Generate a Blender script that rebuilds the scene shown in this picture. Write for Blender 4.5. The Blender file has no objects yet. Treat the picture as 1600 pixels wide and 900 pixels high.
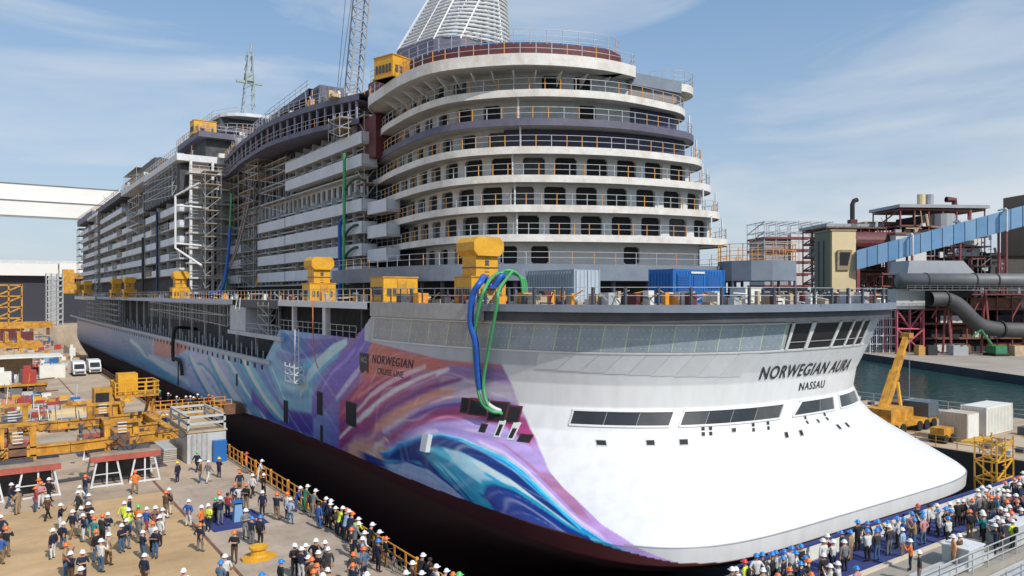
import bpy, bmesh, math, random
import numpy as np
from mathutils import Vector, Matrix, Quaternion
random.seed(7)
R = math.radians
scene = bpy.context.scene
C = scene.collection
# ------------------------------------------------------------ camera
YAW = math.atan(830/1180.)
cd = bpy.data.cameras.new('camera'); cam = bpy.data.objects.new('camera', cd); C.objects.link(cam)
cd.sensor_width = 36; cd.lens = 36*1180/1600.; cd.shift_y = 10/1600.
cd.clip_start = .5; cd.clip_end = 20000
cam.location = (0, 0, 15); cam.rotation_euler = (R(90), 0, -YAW)
scene.camera = cam
# ------------------------------------------------------------ sky, sun, exposure
SUN = Vector((.05, -.70, .66)).normalized()          # direction towards the sun
w = bpy.data.worlds.new('World'); scene.world = w; w.use_nodes = True
nt = w.node_tree; N = nt.nodes; K = nt.links
bg = N['Background']; bg.inputs[1].default_value = .15
sky = N.new('ShaderNodeTexSky'); sky.sky_type = 'NISHITA'; sky.sun_disc = False
sky.sun_elevation = math.asin(SUN.z); sky.sun_rotation = math.atan2(SUN.x, SUN.y)
sky.dust_density = .9; sky.air_density = 1.0; sky.ozone_density = 2.0
tc = N.new('ShaderNodeTexCoord'); mp = N.new('ShaderNodeMapping'); mp.inputs['Scale'].default_value = (1.3, 1.3, 5.5)
mp.inputs['Location'].default_value = (3.1, 1.7, .3)
nz = N.new('ShaderNodeTexNoise'); nz.inputs['Scale'].default_value = 1.7; nz.inputs['Detail'].default_value = 7; nz.inputs['Roughness'].default_value = .55
nz.inputs['Distortion'].default_value = .5
rp = N.new('ShaderNodeValToRGB'); rp.color_ramp.elements[0].position = .46; rp.color_ramp.elements[1].position = .72
rp.color_ramp.elements[1].color = (.8, .8, .8, 1)
mx = N.new('ShaderNodeMixRGB'); mx.inputs[2].default_value = (3.4, 3.6, 3.8, 1)
K.new(tc.outputs['Generated'], mp.inputs[0]); K.new(mp.outputs[0], nz.inputs['Vector']); K.new(nz.outputs[0], rp.inputs[0])
# even pale haze that thickens towards the horizon all the way round
sx_ = N.new('ShaderNodeSeparateXYZ'); K.new(tc.outputs['Generated'], sx_.inputs[0])
hr = N.new('ShaderNodeMapRange'); hr.inputs['From Min'].default_value = 0; hr.inputs['From Max'].default_value = 1; hr.inputs['To Min'].default_value = .88; hr.inputs['To Max'].default_value = .3
K.new(sx_.outputs['Z'], hr.inputs['Value']); hx = N.new('ShaderNodeMixRGB')
hc_ = N.new('ShaderNodeValToRGB'); he = hc_.color_ramp.elements; he[0].position = 0; he[0].color = (.60, .70, .80, 1); he[1].position = .45; he[1].color = (.15, .34, .60, 1)
hv = N.new('ShaderNodeVectorMath'); hv.operation = 'SCALE'; hv.inputs['Scale'].default_value = 3.8
K.new(sx_.outputs['Z'], hc_.inputs[0]); K.new(hc_.outputs[0], hv.inputs[0]); K.new(hv.outputs[0], hx.inputs[2])
K.new(hr.outputs[0], hx.inputs[0]); K.new(sky.outputs[0], hx.inputs[1])
K.new(rp.outputs[0], mx.inputs[0]); K.new(hx.outputs[0], mx.inputs[1]); K.new(mx.outputs[0], bg.inputs[0])
sl = bpy.data.lights.new('sun', 'SUN'); sl.energy = 2.6; sl.angle = R(.53); sl.color = (1, .955, .88)
so = bpy.data.objects.new('sun', sl); C.objects.link(so); so.rotation_euler = SUN.to_track_quat('Z', 'Y').to_euler(); so.location = (0, -50, 120)
vs = scene.view_settings; vs.view_transform = 'Standard'; vs.look = 'None'; vs.exposure = .50; vs.gamma = 1; vs.use_curve_mapping = False
scene.cycles.max_bounces = 6; scene.cycles.diffuse_bounces = 3; scene.cycles.glossy_bounces = 2; scene.cycles.caustics_reflective = False; scene.cycles.caustics_refractive = False

# ------------------------------------------------------------ materials
def lin(c):
    return tuple(((x/255.)/12.92 if x/255. <= .04045 else ((x/255.+.055)/1.055)**2.4) for x in c)
MATS = {}
def mat(name, col, rough=.6, metal=0., var=.12, scale=1.5, bump=0., dirt=None, stretch=None):
    if name in MATS: return MATS[name]
    m = bpy.data.materials.new(name); m.use_nodes = True; n = m.node_tree.nodes; k = m.node_tree.links
    b = n['Principled BSDF']; b.inputs['Roughness'].default_value = rough; b.inputs['Metallic'].default_value = metal
    col = tuple(col[:3])
    if var or dirt:
        t = n.new('ShaderNodeTexCoord'); mpn = n.new('ShaderNodeMapping')
        mpn.inputs['Scale'].default_value = stretch or (1, 1, 1)
        x = n.new('ShaderNodeTexNoise'); x.inputs['Scale'].default_value = scale; x.inputs['Detail'].default_value = 6; x.inputs['Roughness'].default_value = .65
        k.new(t.outputs['Object'], mpn.inputs[0]); k.new(mpn.outputs[0], x.inputs['Vector'])
        r = n.new('ShaderNodeValToRGB'); e = r.color_ramp.elements
        e[0].position = .3; e[1].position = .7
        lo = dirt if dirt else tuple(v*(1-var) for v in col); hi = tuple(min(1, v*(1+var*.7)) for v in col)
        e[0].color = (*lo, 1); e[1].color = (*hi, 1)
        k.new(x.outputs[0], r.inputs[0]); k.new(r.outputs[0], b.inputs['Base Color'])
        if bump:
            bp = n.new('ShaderNodeBump'); bp.inputs['Strength'].default_value = bump; bp.inputs['Distance'].default_value = .05
            x2 = n.new('ShaderNodeTexNoise'); x2.inputs['Scale'].default_value = scale*6; k.new(t.outputs['Object'], x2.inputs['Vector'])
            k.new(x2.outputs[0], bp.inputs['Height']); k.new(bp.outputs[0], b.inputs['Normal'])
    else:
        b.inputs['Base Color'].default_value = (*col, 1)
    MATS[name] = m; return m
white = mat('white_paint', (.74, .75, .75), .45, var=.06, scale=.6)
whited = mat('white_paint_weathered', (.66, .67, .68), .55, var=.16, scale=.9, stretch=(1, 1, .35))
slabm = mat('white_slab_edge', (.78, .76, .72), .5, var=.12, scale=.9)
balc = mat('balcony_front_primer', (.66, .69, .73), .5, var=.08, scale=.7)
wallg = mat('pale_grey_wall', (.56, .58, .59), .6, var=.14, scale=.5)
gsteel = mat('blue_grey_primer', (.20, .23, .28), .55, var=.18, scale=.6)
dsteel = mat('dark_primer_and_shade', (.075, .08, .092), .6, var=.3, scale=.7)
psteel = mat('purple_grey_primer', (.125, .12, .17), .6, var=.25, scale=.6)
navyp = mat('navy_primer_panel', (.05, .05, .10), .5, var=.25, scale=.5)
black = mat('dark_interior', (.012, .012, .014), .7, var=0)
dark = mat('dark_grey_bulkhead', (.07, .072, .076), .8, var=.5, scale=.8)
maroon = mat('maroon_primer', (.13, .028, .028), .6, var=.3, scale=.8)
redst = mat('red_steelwork', (.27, .07, .075), .6, var=.25, scale=1.2)
yel = mat('safety_yellow', (.76, .40, .025), .5, var=.18, scale=1.3)
yel2 = mat('machine_yellow', (.72, .36, .03), .55, var=.28, scale=1.1, dirt=(.38, .19, .04))
orng = mat('rail_orange', (.78, .33, .04), .5, var=.12, scale=2)
scaf = mat('scaffold_tube', (.52, .53, .54), .4, .3, var=.2, scale=3)
wood = mat('scaffold_plank', (.34, .25, .16), .8, var=.3, scale=2)
conc = mat('quay_concrete', (.54, .42, .30), .85, var=.16, scale=.35, bump=.25)
def stain(m, amount=.45, scale=.09, tint=(.45, .42, .40)):
    """large uneven dirt patches and fine speckle multiplied over a ground material"""
    n = m.node_tree.nodes; k = m.node_tree.links; b = n['Principled BSDF']; src = b.inputs['Base Color'].links[0].from_socket
    t = n.new('ShaderNodeTexCoord')
    for sc_, lo, hi, am, st_ in ((scale, .46, .62, amount, (1, 1, 1)), (scale*9, .55, .68, amount*.7, (1, .35, 1)), (14, .3, .7, .25, (1, 1, 1))):
        mp_ = n.new('ShaderNodeMapping'); mp_.inputs['Scale'].default_value = st_; x = n.new('ShaderNodeTexNoise'); x.inputs['Scale'].default_value = sc_; x.inputs['Detail'].default_value = 8; x.inputs['Roughness'].default_value = .7
        r = n.new('ShaderNodeValToRGB'); r.color_ramp.elements[0].position = lo; r.color_ramp.elements[1].position = hi; r.color_ramp.elements[0].color = (0, 0, 0, 1); r.color_ramp.elements[1].color = (am, am, am, 1)
        mxx_ = n.new('ShaderNodeMixRGB'); mxx_.blend_type = 'MULTIPLY'; mxx_.inputs[2].default_value = (*tint, 1)
        k.new(t.outputs['Object'], mp_.inputs[0]); k.new(mp_.outputs[0], x.inputs['Vector']); k.new(x.outputs[0], r.inputs[0]); k.new(r.outputs[0], mxx_.inputs[0]); k.new(src, mxx_.inputs[1]); src = mxx_.outputs[0]
    k.new(src, b.inputs['Base Color'])
stain(conc)
rust = mat('rusty_steel', (.20, .10, .06), .8, var=.45, scale=1.1)
cont_g = mat('container_grey_blue', (.30, .36, .42), .5, var=.15, scale=.8)
blue_m = mat('generator_blue', (.02, .14, .42), .4, var=.12, scale=.8)
cream = mat('cream_cladding', (.68, .54, .31), .6, var=.08, scale=.2)
khaki_m = mat('khaki_side', (.17, .165, .105), .6, var=.12, scale=.3)
pipe_m = mat('grey_duct', (.16, .165, .17), .55, .2, var=.25, scale=.15)
conv = mat('conveyor_blue', (.20, .38, .60), .5, var=.16, scale=.15)
conv2 = mat('conveyor_panel_blue', (.26, .44, .64), .5, var=.12, scale=.2)
glassd = mat('dark_tinted_glass', (.035, .037, .04), .12, var=.3, scale=.4)
blueh = mat('hose_blue', (.015, .10, .45), .45, var=.15, scale=3)
greenh = mat('hose_green', (.07, .36, .13), .45, var=.15, scale=3)
whiteh = mat('hose_white', (.62, .66, .62), .45, var=.1, scale=3)
carpet = mat('blue_carpet', (.03, .045, .17), .9, var=.2, scale=.8)
rubber = mat('black_rubber', (.02, .02, .02), .8, var=0)
tan_m = mat('tan_timber', (.50, .38, .24), .8, var=.3, scale=1)
lgrey = mat('light_grey_steel', (.50, .51, .50), .5, var=.15, scale=1)
green_m = mat('machine_green', (.04, .22, .09), .5, var=.2)
contw = mat('container_white', (.74, .73, .66), .5, var=.1, scale=.7)
contb = mat('container_white_in_shade', (.52, .45, .36), .6, var=.12, scale=.7)

stain(slabm, .38, .5, (.62, .50, .38)); stain(balc, .25, .4, (.7, .68, .66)); stain(yel2, .55, .6, (.42, .32, .25)); stain(yel, .3, .7, (.6, .5, .4)); stain(wallg, .35, .35, (.6, .56, .5)); stain(white, .22, .4, (.75, .7, .64))

# ------------------------------------------------------------ mesh helpers
class MB:
    def __init__(s): s.v = []; s.f = []; s.m = []
    def quad(s, a, b, c, d, m=0):
        i = len(s.v); s.v += [tuple(a), tuple(b), tuple(c), tuple(d)]; s.f.append((i, i+1, i+2, i+3)); s.m.append(m)
    def box(s, x0, x1, y0, y1, z0, z1, m=0):
        i = len(s.v)
        s.v += [(x0,y0,z0),(x1,y0,z0),(x1,y1,z0),(x0,y1,z0),(x0,y0,z1),(x1,y0,z1),(x1,y1,z1),(x0,y1,z1)]
        for f in ((0,3,2,1),(4,5,6,7),(0,1,5,4),(1,2,6,5),(2,3,7,6),(3,0,4,7)):
            s.f.append(tuple(i+q for q in f)); s.m.append(m)
        return s
    def obox(s, c, ax, ay, hz0, hz1, m=0):                        # centre, two horizontal half vectors, z range
        i = len(s.v); c = Vector((c[0], c[1], 0)); ax = Vector((*ax, 0)); ay = Vector((*ay, 0))
        for z in (hz0, hz1):
            for a, b in ((-1,-1),(1,-1),(1,1),(-1,1)):
                q = c+ax*a+ay*b; s.v.append((q.x, q.y, z))
        for f in ((0,3,2,1),(4,5,6,7),(0,1,5,4),(1,2,6,5),(2,3,7,6),(3,0,4,7)):
            s.f.append(tuple(i+q for q in f)); s.m.append(m)
        return s
    def prism(s, poly, z0, z1, m=0, mtop=None):
        i = len(s.v); n = len(poly)
        s.v += [(p[0], p[1], z0) for p in poly]+[(p[0], p[1], z1) for p in poly]
        for a in range(n):
            b = (a+1) % n; s.f.append((i+a, i+b, i+n+b, i+n+a)); s.m.append(m)
        s.f.append(tuple(i+n+a for a in range(n))); s.m.append(m if mtop is None else mtop)
        s.f.append(tuple(i+a for a in reversed(range(n)))); s.m.append(m)
        return s
    def tube(s, a, b, r, n=5, m=0, r2=None):
        a = Vector(a); b = Vector(b); d = b-a
        if d.length < 1e-6: return s
        q = d.to_track_quat('Z', 'Y'); r2 = r if r2 is None else r2; i = len(s.v)
        for k in range(n):
            t = 2*math.pi*(k+.5)/n; o = q @ Vector((math.cos(t), math.sin(t), 0))
            s.v.append(tuple(a+o*r)); s.v.append(tuple(b+o*r2))
        for k in range(n):
            j = (k+1) % n; s.f.append((i+2*k, i+2*j, i+2*j+1, i+2*k+1)); s.m.append(m)
        s.f.append(tuple(i+2*k for k in reversed(range(n)))); s.m.append(m)
        s.f.append(tuple(i+2*k+1 for k in range(n))); s.m.append(m)
        return s
    def path(s, pts, r, n=8, m=0):
        pts = [Vector(p) for p in pts]; i = len(s.v); up = None
        for a, p in enumerate(pts):
            d = (pts[min(a+1, len(pts)-1)]-pts[max(a-1, 0)]).normalized()
            if up is None: up = d.orthogonal().normalized()
            up = (up-d*up.dot(d)).normalized(); sd = d.cross(up)
            for k in range(n):
                t = 2*math.pi*k/n; s.v.append(tuple(p+up*math.cos(t)*r+sd*math.sin(t)*r))
        for a in range(len(pts)-1):
            for k in range(n):
                j = (k+1) % n; s.f.append((i+a*n+k, i+a*n+j, i+(a+1)*n+j, i+(a+1)*n+k)); s.m.append(m)
        return s
    def lathe(s, prof, c=(0,0,0), n=12, m=0):
        i = len(s.v)
        for r, z in prof:
            for k in range(n):
                t = 2*math.pi*(k+.5)/n; s.v.append((c[0]+r*math.cos(t), c[1]+r*math.sin(t), c[2]+z))
        for a in range(len(prof)-1):
            for k in range(n):
                j = (k+1) % n; s.f.append((i+a*n+k, i+a*n+j, i+(a+1)*n+j, i+(a+1)*n+k)); s.m.append(m)
        s.f.append(tuple(i+k for k in reversed(range(n)))); s.m.append(m)
        s.f.append(tuple(i+(len(prof)-1)*n+k for k in range(n))); s.m.append(m)
        return s
    def mesh(s, name, mats, smooth=False):
        me = bpy.data.meshes.new(name); me.from_pydata(s.v, [], s.f)
        for x in (mats if isinstance(mats, (list, tuple)) else [mats]): me.materials.append(x)
        me.polygons.foreach_set('material_index', s.m)
        if smooth: me.polygons.foreach_set('use_smooth', [True]*len(s.f))
        me.update(); return me
    def each(s, name, mats, parent=None, smooth=False):              # every loose piece an object of its own
        par = list(range(len(s.v)))
        def find(i):
            while par[i] != i: par[i] = par[par[i]]; i = par[i]
            return i
        for f in s.f:
            for q in f[1:]: par[find(q)] = find(f[0])
        groups = {}
        for f, m in zip(s.f, s.m): groups.setdefault(find(f[0]), []).append((f, m))
        out = []
        for g in groups.values():
            ids = sorted({q for f, _ in g for q in f}); ix = {q: i for i, q in enumerate(ids)}; b = s.__class__()
            b.v = [s.v[q] for q in ids]; b.f = [tuple(ix[q] for q in f) for f, _ in g]; b.m = [m for _, m in g]
            out.append(b.build(name, mats, parent, smooth))
        return out
    def build(s, name, mats, parent=None, smooth=False):
        return link(name, s.mesh(name, mats, smooth), parent)
def link(name, me, parent=None, local=False):
    o = bpy.data.objects.new(name, me); C.objects.link(o)
    if parent is not None:
        o.parent = parent
        if not local and parent.get('root_at') is not None: o.location = -Vector(parent['root_at'])
    return o
def tag(o, label=None, cat=None, group=None, kind=None):
    if label: o['label'] = label
    if cat: o['category'] = cat
    if group: o['group'] = group
    if kind: o['kind'] = kind
    return o
def thing(name, label, cat, loc=(0,0,0), rz=0, group=None, world=True):
    o = bpy.data.objects.new(name, None); C.objects.link(o); o.location = loc; o.rotation_euler = (0, 0, rz); o.empty_display_size = .3
    if world and rz == 0: o['root_at'] = tuple(map(float, loc))
    return tag(o, label, cat, group)
def copy_tree(o, parent=None):
    c = o.copy(); C.objects.link(c); c.parent = parent
    for ch in list(o.children): copy_tree(ch, c)
    return c
def catmull(pts, n=6):
    P = [Vector(p) for p in pts]; out = []
    for i in range(len(P)-1):
        a = P[max(i-1, 0)]; b = P[i]; c = P[i+1]; d = P[min(i+2, len(P)-1)]
        for k in range(n):
            t = k/n; out.append(.5*((2*b)+(c-a)*t+(2*a-5*b+4*c-d)*t*t+(3*b-a-3*c+d)*t**3))
    out.append(P[-1]); return out
def rail_path(mb, pts, h=1.1, step=2., r=.03, mp=0, mr=0, rails=(1., .5), rp=None):
    """railing along a 3-D polyline: posts at equal steps, rails at fractions of the height"""
    pts = [Vector(p) for p in pts]; up = Vector((0, 0, 1))
    for a, b in zip(pts, pts[1:]):
        for f in rails: mb.tube(a+up*h*f, b+up*h*f, r, 4, mr)
    acc = 0.; nxt = 0.
    for a, b in zip(pts, pts[1:]):
        L = (b-a).length
        while nxt <= acc+L+1e-6:
            q = a.lerp(b, (nxt-acc)/max(L, 1e-6)); mm = mp() if callable(mp) else mp
            mb.tube(q, q+up*h, (rp or r)*1.25, 4, mm); nxt += step
        acc += L
    return mb
def scaffold(mb, x0, x1, y0, y1, z0, z1, nx, ny, nz, r=.045, m=0, plank=None, diag=True):
    lx = [x0+(x1-x0)*i/nx for i in range(nx+1)]; ly = [y0+(y1-y0)*i/ny for i in range(ny+1)]; lz = [z0+(z1-z0)*i/nz for i in range(nz+1)]
    for x in lx:
        for y in ly: mb.tube((x, y, z0), (x, y, z1+.4), r, 4, m)
    for z in lz[1:]:
        for x in lx: mb.tube((x, y0, z), (x, y1, z), r, 4, m)
        for y in ly: mb.tube((x0, y, z), (x1, y, z), r, 4, m)
        if plank is not None: mb.box(x0, x1, y0, y1, z-.09, z-.03, plank)
    if diag:
        for k in range(nz):
            y = ly[k % (ny+1)]
            mb.tube((x0, y0, lz[k]), (x0, y1, lz[k+1]), r, 4, m); mb.tube((x0, y0, lz[k]), (x1, y0, lz[k+1]), r, 4, m)
    return mb

# ------------------------------------------------------------ hull surface (parameter p runs round the stern, z up)
CX = 48.; HA = 21.; YC = 62.
ZK = [-12,-6,-2.5,-.6,0,1.0,1.4,2,3,4,5,6,7.5,9,11.2,13.2,14.3]
YA = [50,42,33,28,27.1,27.0,27.3,28.1,29.5,30.7,31.6,32.2,32.6,32.3,31.3,30.6,30.]
NN = [2.2,2.6,4.0,5.6,6,6,5.6,5,4.2,3.5,3,2.75,2.6,2.6,2.7,2.8,2.9]
AA = [14,18,20,20.8,21,21,21,21,21,21,21,21,21,21,21,21,21]
def hp(p, z, off=0.):
    if off:
        a = Vector(hp(p-.05, z)); b = Vector(hp(p+.05, z)); c = Vector(hp(p, z-.05)); d = Vector(hp(p, z+.05))
        n = (d-c).cross(b-a).normalized()
        return Vector(hp(p, z))+n*off
    ya = np.interp(z, ZK, YA); n = np.interp(z, ZK, NN); a = np.interp(z, ZK, AA)
    if p >= YC:
        if p > 285: a *= max(0., 1-((p-285)/92.)**2.2)
        return (CX-a, p, z)
    if p <= -10:
        y = YC+(-10-p)
        if y > 285: a *= max(0., 1-((y-285)/92.)**2.2)
        return (CX+a, y, z)
    th = (YC-p)/36*math.pi/2; c = math.cos(th); s = max(math.sin(th), 0)
    return (CX-a*math.copysign(abs(c)**(2/n), c), YC-(YC-ya)*s**(2/n), z)
_q = hp(26, 9, 1.)
NS = 1. if _q[1] < 32.3 else -1.                               # make +off point outwards
def hs(p, z, off): return hp(p, z, off*NS)
def plate(mb, p0, p1, z0, z1, off, m=0, np_=4, nz=2, slant=0., thick=0.):
    """patch that follows the hull; slant shifts the top edge along p; thick closes the edges back to the hull"""
    i = len(mb.v)
    for a in range(np_+1):
        for b in range(nz+1):
            t = b/nz; mb.v.append(tuple(hs(p0+(p1-p0)*a/np_+slant*t, z0+(z1-z0)*t, off)))
    for a in range(np_):
        for b in range(nz):
            q = i+a*(nz+1)+b; mb.f.append((q, q+1, q+nz+2, q+nz+1)); mb.m.append(m)
    if thick:
        ring = [(a, 0) for a in range(np_+1)]+[(np_, b) for b in range(1, nz+1)]+[(a, nz) for a in range(np_-1, -1, -1)]+[(0, b) for b in range(nz-1, 0, -1)]
        j = len(mb.v)
        for a, b in ring:
            t = b/nz; mb.v.append(tuple(hs(p0+(p1-p0)*a/np_+slant*t, z0+(z1-z0)*t, off-thick)))
        L = len(ring)
        for k in range(L):
            a, b = ring[k]; a2, b2 = ring[(k+1) % L]
            mb.f.append((i+a*(nz+1)+b, i+a2*(nz+1)+b2, j+(k+1) % L, j+k)); mb.m.append(m)
    return mb
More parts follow.
